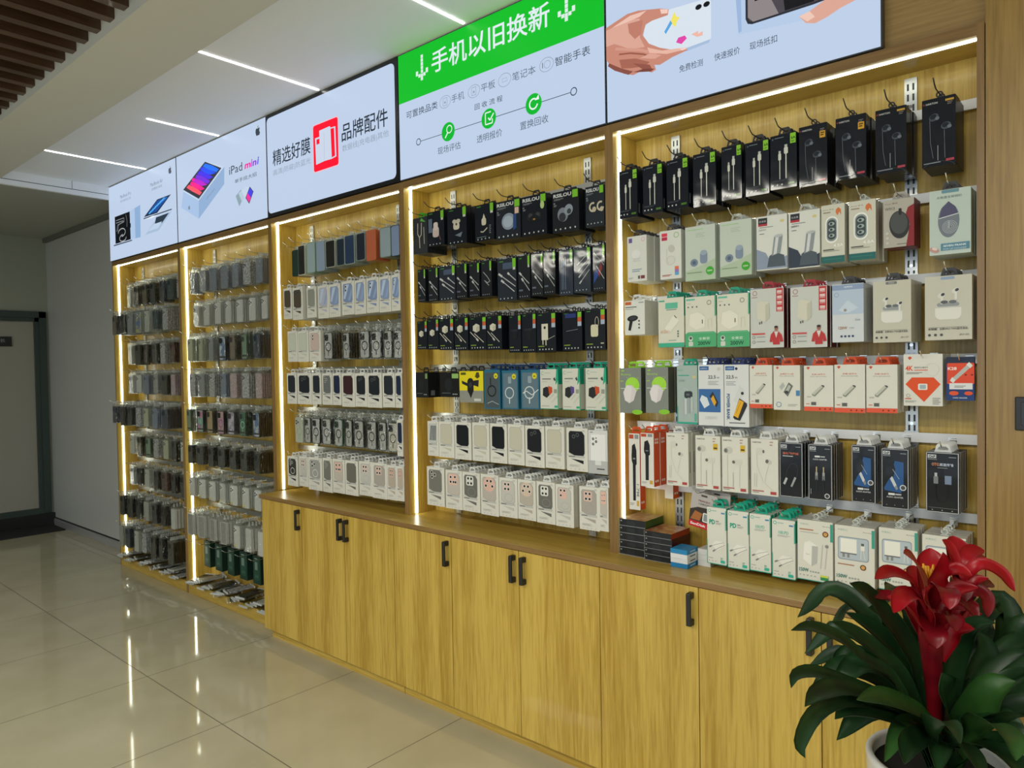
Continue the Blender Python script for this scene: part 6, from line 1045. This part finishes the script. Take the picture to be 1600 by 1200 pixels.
# bay, row -> list of (kind) left to right; start x, spacing, front y, z top, z bottom
SPEC = [
 (0, 0, -1.50, .155, .045, 2.305, 2.118, 'clear black dark dark navy teal pat'), (0, 1, -1.565, .155, -.045, 2.075, 1.892, 'brown black grey multi clear teal pat'), (0, 2, -1.50, .155, .045, 1.835, 1.650, 'clear black black dark pat wine dark'),
 (0, 3, -1.50, .155, .045, 1.592, 1.412, 'white white greyblue grey black pinkpat black'), (0, 4, -1.60, .155, -.05, 1.340, 1.165, 'navy black black pat cream greyblue navy'), (0, 5, -1.50, .155, .04, 1.095, .912, 'clear black green pat cream dark clear'),
 (0, 6, -1.50, .155, .03, .845, .665, 'pat black clear black wine dark dark'), (0, 7, -1.60, .155, -.01, .600, .415, 'black black dark redlab dark black tall'), (0, 8, -1.60, .155, -.03, .355, .165, 'redlab navy clear pat dark dark dark'),
 (1, 0, -.36, .150, .04, 2.315, 2.140, 'sheet sheet sheet sheet sheet pat sheet'), (1, 1, -.30, .150, .035, 2.075, 1.905, 'white white white white white white white'), (1, 2, -.375, .150, .02, 1.845, 1.660, 'cream cream grey bluewhite brown green navy'),
 (1, 3, -.37, .150, .02, 1.595, 1.408, 'pat grey pat greyblue pinkpat pat pinkpat'), (1, 4, -.375, .150, .0, 1.345, 1.165, 'green greenpink orange purple lilac emerald bluewhite'), (1, 5, -.37, .150, .0, 1.090, .935, 'dark dark dark dark dark dark dark'),
 (1, 6, -.37, .150, .0, .858, .700, 'yel yel yel yel yel yel white'), (1, 7, -.36, .160, -.02, .605, .428, 'greybox greybox greybox greybox yel tall tall')]
rest = MB()
RN9 = ['top', 'second', 'third', 'fourth', 'fifth', 'sixth', 'seventh', 'eighth', 'lowest']
def merge(mb, me, M):
    i = len(mb.v); mb.v += [tuple(M @ v.co) for v in me.vertices]
    for p in me.polygons: mb.f.append(tuple(i + q for q in p.vertices)); mb.mi.append(mb.mid(me.materials[p.material_index])); mb.sm.append(False)
for bay, row, xs, dx, yf, zt, zb, kinds in SPEC:
    bn = ['leftmost', 'second'][bay]; h0 = zt - zb
    for i, kd in enumerate(kinds.split()):
        words, mat, rim, ring = PK[kd]; x = xs + i * dx + rng.uniform(-.012, .012); h = h0 * rng.uniform(.90, 1.0) if bay == 0 else h0 * rng.uniform(.96, 1); w_ = rng.uniform(.078, .092)
        z = zt - h + .001; pos = '%s hook, %s row, %s bay' % (ORD[i], RN9[row], bn); boxy = kd in ('tall', 'greybox')
        t = .022 if boxy else .0125; npk = int((.130 - yf) / (t + .001)); npk = min(npk, 12)
        hook(x, zt + .0125, yf, False, 'steel wire hook, %s' % pos, 'wire hooks in the ' + BAY[bay], .05 if yf > 0 else .012)
        if kd == 'white' and bay == 1: w_ = .086
        cm = case_mesh(w_ - .010, h - .024, mat, rim, ring, kd not in ('sheet', 'redlab', 'pinkpat') and not boxy, .0085 if not boxy else .018, '#0d0f12' if kd in ('green', 'greenpink', 'orange', 'purple', 'lilac', 'emerald', 'bluewhite', 'skull') else None, '#e0d62a' if kd == 'yel' else '#a04a40' if kd == 'redlab' else None)
        bg = bag_mesh(w_, h, None, t - .0015); rz = math.radians(rng.uniform(-6, 6)); y = yf + t / 2
        for j in range(npk):
            jx = rng.uniform(-.0012, .0012); lab = '%s phone case packet, %s' % (words, pos) if j == 0 else '%s phone case packet behind the front one, %s' % (words, pos)
            r2 = rz + math.radians(rng.uniform(-1.2, 1.2)); dz = rng.uniform(-.001, .001)
            if j < 2:
                o = thing('phone_case_packet', lab, 'phone case', (x + jx, y, z + dz), 'phone case packets in the ' + BAY[bay], r2)
                link('phone_case', cm, o, (0, 0, .005)); link('plastic_bag', bg, o); link('hang_tab', tab_mesh('ring_clear'), o, (0, 0, h))
            else:
                M = Matrix.Translation((x + jx, y, z + dz)) @ Matrix.Rotation(r2, 4, 'Z')
                merge(rest, cm, M @ Matrix.Translation((0, 0, .005))); merge(rest, bg, M); merge(rest, tab_mesh('ring_clear'), M @ Matrix.Translation((0, 0, h)))
            y += t + .001
tag(rest.build('phone_case_packets'), 'phone case packets hanging deeper on the hooks of the two tall bays', 'phone case', None, 'stuff')
# dark green boxes on the lowest hooks of the second bay
bodyg = None
GX = [-.30, -.13, .04, .21, .38, .55]
for i, x in enumerate(GX):
    pos = '%s from left, lowest hooks, second bay' % ORD[i] if i else 'leftmost, lowest hooks, second bay'
    hook(x, .405, .0, False, 'long steel hook over the %s dark green box' % ORD[i], 'wire hooks in the ' + BAY[1], .06)
    o = thing('screen_film_box', 'dark green screen film box, ' + pos, 'box', (x, .085, .20), 'dark green boxes in the second bay', math.radians(rng.uniform(-4, 4)))
    gm = film('#12352a'); q = MB(); q.prism(rrect(.095, .185, .003, 2), -.018, .018, gm, film('#0e2a21')); A = Art(q, -.0475, 0, .095, .185, -.0182, film)
    A.rr(.18, .14, .80, .84, .05, '#1a4a3a'); A.rr(.24, .5, .60, .78, .04, '#6a8078'); A.rect(.22, .88, .6, .91, '#8aa098'); lines(A, .25, .30, .5, 3, .01, .03, '#4f7466')
    if i in (0, 2): q.box(-.0478, -.0474, -.012, .012, .01, .175, card('#cfe0d2'))
    q.build('printed_carton', o); link('hang_tab', tab_mesh('clear'), o, (0, 0, .185))
    o2 = copy_thing(o, (x + .004, .126, .20), o.rotation_euler[2], 'dark green screen film box behind the front one, ' + pos)
# packets lying in a heap on the bay floors
cmn = [case_mesh(.078, .150, PK[k_][1], PK[k_][2], None, True, .0085) for k_ in ('dark', 'pat', 'black', 'grey', 'clear')]
yl = case_mesh(.078, .150, pc('#c9b81e'), None, None, False, .0085)
bgl = bag_mesh(.090, .185, card('#c9ccca'), .011)
for bay in (0, 1):
    n = 22
    for i in range(n):
        x = BX[bay] + .086 + i * (1.035 / (n - 1)); lvl = i % 4
        o = thing('phone_case_packet', 'phone case packet lying flat in the heap on the floor of the %s bay' % ['leftmost', 'second'][bay], 'phone case', (x, -.045 + rng.uniform(-.012, .012), .0885 + lvl * .0145), 'flat packets heaped on the floor of the ' + BAY[bay])
        if bay == 1 and i == 16: o['label'] = 'yellow phone case packet lying flat on the floor of the second bay'; o['group'] = 'yellow packet on the bay floor'
        ang = math.radians(rng.uniform(-28, 28)) * (0.15 if i in (0, 1, n - 2, n - 1) else 1)
        o.rotation_euler = (-PI / 2 + math.radians(rng.uniform(.5, 2.5)), 0, ang)
        link('phone_case', yl if (bay == 1 and i == 16) else cmn[i % 5], o, (0, 0, .02)); link('plastic_bag', bgl, o)

# ---------------------------------------------------------------- boxes lying on the worktop, memory card packs
def flat_box(x0, x1, y0, y1, z0, h, top, front, right, label, grp, deco=None):
    o = thing('small_box', label, 'box', ((x0 + x1) / 2, (y0 + y1) / 2, z0), grp, math.radians(rng.uniform(-1.0, 1.0)))
    w_, d_ = x1 - x0, y1 - y0; m = MB(); m.box(-w_/2, w_/2, -d_/2, d_/2, 0, h, front, {'+z': top, '+x': right})
    if deco: deco(m, w_, d_, h)
    m.build('carton', o)
def deco_dark(m, w_, d_, h):
    A = Art(m, -w_/2, 0, w_, h, -d_/2 - .0001, film); A.rect(0, 0, 1, .07, '#8f9295'); A.rect(0, .0, .012, 1, '#8f9295'); A.rr(.30, .2, .62, .75, .03, '#1f2429'); A.rect(.05, .62, .1, .78, '#9aa0a4')
pr1 = speckle((.30, .16, .07), (.42, .32, .18), 40); pr2 = speckle((.32, .09, .04), (.40, .26, .12), 45)
for i in range(5): flat_box(3.206, 3.319, .002, .142, CT + .0002 + i * .0277, .0272, pr1 if i == 4 else film('#14181c'), film('#14181c'), film('#35581e' if i == 4 else '#1c2a18'), 'black game box, %s in the tall stack beside the LED strip' % ['lowest', 'second from bottom', 'middle one', 'second from top', 'topmost, green edged'][i], 'stack of black boxes on the worktop', deco_dark)
for i in range(5): flat_box(3.324, 3.437, -.012, .128, CT + .0002 + i * .0219, .0214, pr2 if i == 4 else film('#14181c'), film('#14181c'), film('#9a2f18' if i == 4 else '#4a1218'), 'black box, %s in the second stack, right of the tall one' % ['lowest', 'second from bottom', 'middle one', 'second from top', 'topmost, orange edged'][i], 'second stack of black boxes on the worktop', deco_dark)
for i, (c, wd) in enumerate([('#1f78b0', 'blue box at the bottom'), ('#d9dde0', 'white box second from the bottom'), ('#dfe2e4', 'white box under the blue top one'), ('#2a86bc', 'blue box on top')]):
    def dk(m, w_, d_, h, c=c):
        m.box(w_/2 - .0001, w_/2 + .0002, -.02, .02, h * .35, h * .65, card('#5a6a78' if c[1] == 'd' else '#9fc8e0'))
    flat_box(3.446, 3.512, -.036, .045, CT + .0002 + i * .0165, .016, card(c), card(c), card(c), wd + ' of the small stack on the worktop', 'small blue and white stack', dk)
for i in range(3): flat_box(3.517, 3.565, .035, .100, CT + .0002 + i * .0205, .020, card('#d3d5d4'), card('#d8dad8'), card('#c9ccca'), 'white box, %s, in the stack behind the blue and white boxes' % ['lowest', 'middle', 'topmost'][i], 'white stack at the back')
o = thing('memory_card_pack', 'grey and red memory card pack tilted beside the teal boxes', 'memory card pack', (3.535, .026, 1.000))
o.rotation_euler = (0, math.radians(8), math.radians(-4)); m = MB(); m.prism(rrect(.102, .128, .006, 3), -.002, .002, card('#b4b0ae')); A = Art(m, -.051, 0, .102, .128, -.0022, card)
A.rect(0, .0, 1, .17, '#c01f2c'); A.text('SanDisk', .06, .05, .075, '#f0e8e6', width=.62, bold=.03); A.text('闪迪', .74, .045, .08, '#f0e8e6', width=.2); A.poly([(0, .17), (1, .17), (1, .52), (.7, .60), (.3, .58), (0, .48)], '#3a332f'); A.poly([(.05, .2), (.42, .2), (.5, .42), (.2, .46)], '#a8683a'); A.rr(.52, .20, .86, .46, .05, '#e2e2de'); A.rr(.56, .23, .82, .43, .03, '#8a9498'); A.text('MEMORY', .30, .74, .055, '#8c3a34', width=.45); A.text('128GB', .32, .66, .045, '#5a5250', width=.4); A.rr(.38, .90, .62, .95, .03, '#4a4644'); m.build('printed_card', o)
o = copy_thing(o, (3.575, .060, 1.004), 0, 'second memory card pack just behind the tilted grey and red one'); o.rotation_euler = (0, math.radians(4), math.radians(-4))
hook(3.548, 1.132, .0, False, 'steel hook carrying the memory card packs', 'wire hooks in the ' + BAY[4], .03)
hook(3.268, 1.335 + .0125, .03, False, 'short steel hook above the stacked black boxes', 'wire hooks in the ' + BAY[4], .0) if False else None
# extra orange packs behind the selfie stick boxes
for i in range(2):
    o = thing('selfie_stick_box', ['orange selfie stick box behind the shorter front one, hanging lower', 'orange selfie stick box between the front ones and the white boxes'][i], 'selfie stick box', (3.362 + i * .028, .135 - i * .02, [1.075, 1.165][i]), 'orange boxes hung at the back', math.radians(-3))
    link('carton', body_mesh('selfie_long' if i else 'selfie', .036, [.20, .17][i], False), o); 

# ================================================================ potted bromeliad in a tall planter
PX, PY, PZ = 4.44, -0.841, 0.875
pot = thing('tall_planter', 'tall round white planter at the lower right, under the red flowered plant', 'planter', (PX, PY, 0))
WP = simple('white_glazed_planter', (0.62, 0.61, 0.57), 0.25, 0, .3)
m = MB(); m.lathe([(0.0, .001), (.085, .0), (.09, .004), (.105, .35), (.118, .70), (.122, .838), (.123, .844), (.120, .848), (.112, .848), (.110, .843), (.108, .80), (.0, .80)], WP, 48); m.build('pot_body', pot)
m = MB(); m.lathe([(0, .829), (.05, .831), (.1085, .826)], simple('potting_soil', (.005, .004, .003), .95), 32); m.build('soil', pot)
plant = thing('bromeliad', 'bromeliad with two red flower heads and long dark green strap leaves', 'potted plant', (PX, PY, .838))
def leafmat(name, c1, c2, rough=.3):
    m, t, b = base_mat(name, c1, rough, 0, 0, .35); L = t.links.new
    g = nd(t, 'ShaderNodeNewGeometry'); n = nd(t, 'ShaderNodeTexNoise'); n.inputs['Scale'].default_value = 18; n.inputs['Detail'].default_value = 3
    cr = nd(t, 'ShaderNodeValToRGB'); e = cr.color_ramp.elements; e[0].position = .35; e[0].color = lin(c1); e[1].position = .7; e[1].color = lin(c2)
    L(g.outputs['Position'], n.inputs['Vector']); L(n.outputs[0], cr.inputs[0]); L(cr.outputs[0], b.inputs['Base Color']); b.inputs['Subsurface Weight'].default_value = 0.0
    return m
LG = [leafmat('dark_green_leaf', (.006, .026, .008), (.012, .045, .011), .42), leafmat('mid_green_leaf', (.016, .055, .011), (.026, .085, .015), .42)]
RD = [leafmat('red_bract', (.26, .003, .008), (.38, .006, .014), .35), leafmat('deep_red_bract', (.13, .003, .008), (.24, .005, .012), .35)]
def bez(pts, n):
    'smooth curve through the points'
    P = [Vector(p) for p in pts]; P = [P[0] * 2 - P[1]] + P + [P[-1] * 2 - P[-2]]; out = []; k = len(P) - 3
    for i in range(n + 1):
        u = i / n * k; j = min(int(u), k - 1); t = u - j; a, b_, c, d = P[j:j + 4]
        out.append(.5 * ((2 * b_) + (c - a) * t + (2 * a - 5 * b_ + 4 * c - d) * t * t + (3 * b_ - a - 3 * c + d) * t ** 3))
    return out
def blade(pts, wd, mat, name, parent, root, fold=.35, base_w=.45, n=18, tip=.9, roll=0.0):
    C = bez(pts, n); mb = MB(); i0 = 0; rows = []; th = .0009
    for i, p in enumerate(C):
        u = i / n; d = (C[min(i + 1, n)] - C[max(i - 1, 0)]).normalized()
        nrm = LEAN - d * LEAN.dot(d); nrm.normalize(); s_ = d.cross(nrm).normalized()
        if roll: s_ = (s_ * math.cos(roll) + nrm * math.sin(roll)).normalized(); nrm = s_.cross(d).normalized()
        wv = wd * (base_w + (1 - base_w) * math.sin(min(1, u / .62) * PI / 2)) if u < .62 else wd * max(.02, (1 - ((u - .62) / .38) ** 2.0)) ** tip
        hw = wv / 2; r = []
        for q in (-1, -.5, 0, .5, 1): r.append(p + s_ * hw * q + nrm * (abs(q) * hw * fold))
        rows.append((r, nrm))
    L = PXV
    for r, nr in rows:
        for v in r: mb.v.append(tuple(v - L))
    for r, nr in rows:
        for v in r: mb.v.append(tuple(v - L - nr * th))
    N = len(rows); o = N * 5
    for i in range(N - 1):
        for q in range(4):
            a = i * 5 + q; mb.f.append((a, a + 5, a + 6, a + 1)); mb.f.append((o + a, o + a + 1, o + a + 6, o + a + 5)); mb.mi += [mb.mid(mat)] * 2; mb.sm += [True] * 2
        for q in (0, 4):
            a = i * 5 + q; mb.f.append((a, o + a, o + a + 5, a + 5) if q else (a, a + 5, o + a + 5, o + a)); mb.mi.append(0); mb.sm.append(False)
    return mb.build(name, parent)
LEAN = Vector((.42, -.5, .75)).normalized(); PXV = Vector((PX, PY, .838)); core = Vector((PX, PY, .848))
pr_ = random.Random(5)
for i, (wd, pts) in enumerate(LEAVES):
    p0 = Vector(pts[0]); b0 = core + Vector(((p0.x - PX) * .25, (p0.y - PY) * .25, 0))
    blade([tuple(b0)] + [p for p in pts], wd * 1.5, LG[1 if i in (9, 16, 17) else 0], 'leaf', plant, core, base_w=.95)
for i in range(20):    # leaves on the far sides of the rosette
    a = PI * .0 + i * 2 * PI / 20 + pr_.uniform(-.15, .15); R_ = pr_.uniform(.16, .27); zt_ = pr_.uniform(.98, 1.12)
    d = Vector((math.cos(a), math.sin(a), 0)); b0 = core + d * .02
    if d.dot(Vector((FX[0], FX[1], 0))) < -.35: zt_ = pr_.uniform(.93, 1.0); R_ *= .8
    pts = [b0, b0 + d * R_ * .3 + Vector((0, 0, (zt_ - .86) * .75)), b0 + d * R_ * .75 + Vector((0, 0, (zt_ - .86) * 1.05)), b0 + d * R_ * 1.1 + Vector((0, 0, (zt_ - .86) * .75))]
    blade([tuple(p) for p in pts], pr_.uniform(.034, .046), LG[i % 2 if i % 5 == 0 else 0], 'leaf', plant, core)
for nm, path, rr_ in (('flower_stem', [(4.438, -.85, .85), (4.441, -.889, 1.0), (4.443, -.925, 1.10), (4.446, -.95, 1.19)], [.010, .014, .020, .010]), ('flower_stem', [(4.442, -.83, .85), (4.451, -.802, .98), (4.458, -.775, 1.08), (4.456, -.755, 1.16)], [.009, .010, .014, .008])):
    m = MB(); C_ = bez(path, 10); rad = [rr_[0] + (rr_[1] - rr_[0]) * min(1, i / 3.3) if i < 4 else rr_[1] + (rr_[2] - rr_[1]) * ((i - 3) / 4) if i < 8 else rr_[2] + (rr_[3] - rr_[2]) * ((i - 7) / 3) for i in range(11)]
    m.tube([tuple(p - PXV) for p in C_], rad, RD[1], 12); st = m.build(nm, plant)
for k, LL in enumerate((BRACTS_A, BRACTS_B)):
    for i, (wd, pts) in enumerate(LL): blade(pts, wd * 1.2, RD[0 if (k == 0 and i not in (6, 8, 11)) or (k == 1 and i < 4) else 1], 'bract', plant, core, fold=.25, base_w=.55, n=14, tip=.7)
# sheathing bracts hugging the stems
for sx, (ax, ay, az, tx, ty, tz) in enumerate(((4.441, -.880, .985, 4.444, -.940, 1.150), (4.452, -.800, .99, 4.459, -.765, 1.125))):
    for i in range(9):
        u = .45 + .5 * i / 9; p = Vector((ax + (tx - ax) * u, ay + (ty - ay) * u, az + (tz - az) * u)); a = i * 2.4; d = Vector((math.cos(a), math.sin(a), 0)); g = 1 if sx == 0 else .7
        blade([tuple(p + d * .010), tuple(p + d * .022 * g + Vector((0, 0, .03))), tuple(p + d * .038 * g + Vector((0, 0, .058))), tuple(p + d * (.055 + .02 * u) * g + Vector((0, 0, .066)))], .030 * g, RD[i % 2], 'bract', plant, core, fold=.3, base_w=.7, n=10, tip=.7)
m = MB(); YM = simple('yellow_floret', (.75, .36, .02), .4)
for bx, by, bz, s_ in ((4.447, -.958, 1.225, 1), (4.454, -.752, 1.195, .7)):
    for i in range(7):
        a = i * 2 * PI / 7; r = .006 * s_ if i else 0; m.tube([(bx + r * math.cos(a) - PX, by + r * math.sin(a) - PY, bz - .012 - .838), (bx + 1.6 * r * math.cos(a) - PX, by + 1.6 * r * math.sin(a) - PY, bz + .008 * s_ + .004 * (i % 2) - .838)], [.0038 * s_, .0018 * s_], YM, 6)
m.build('florets', plant)
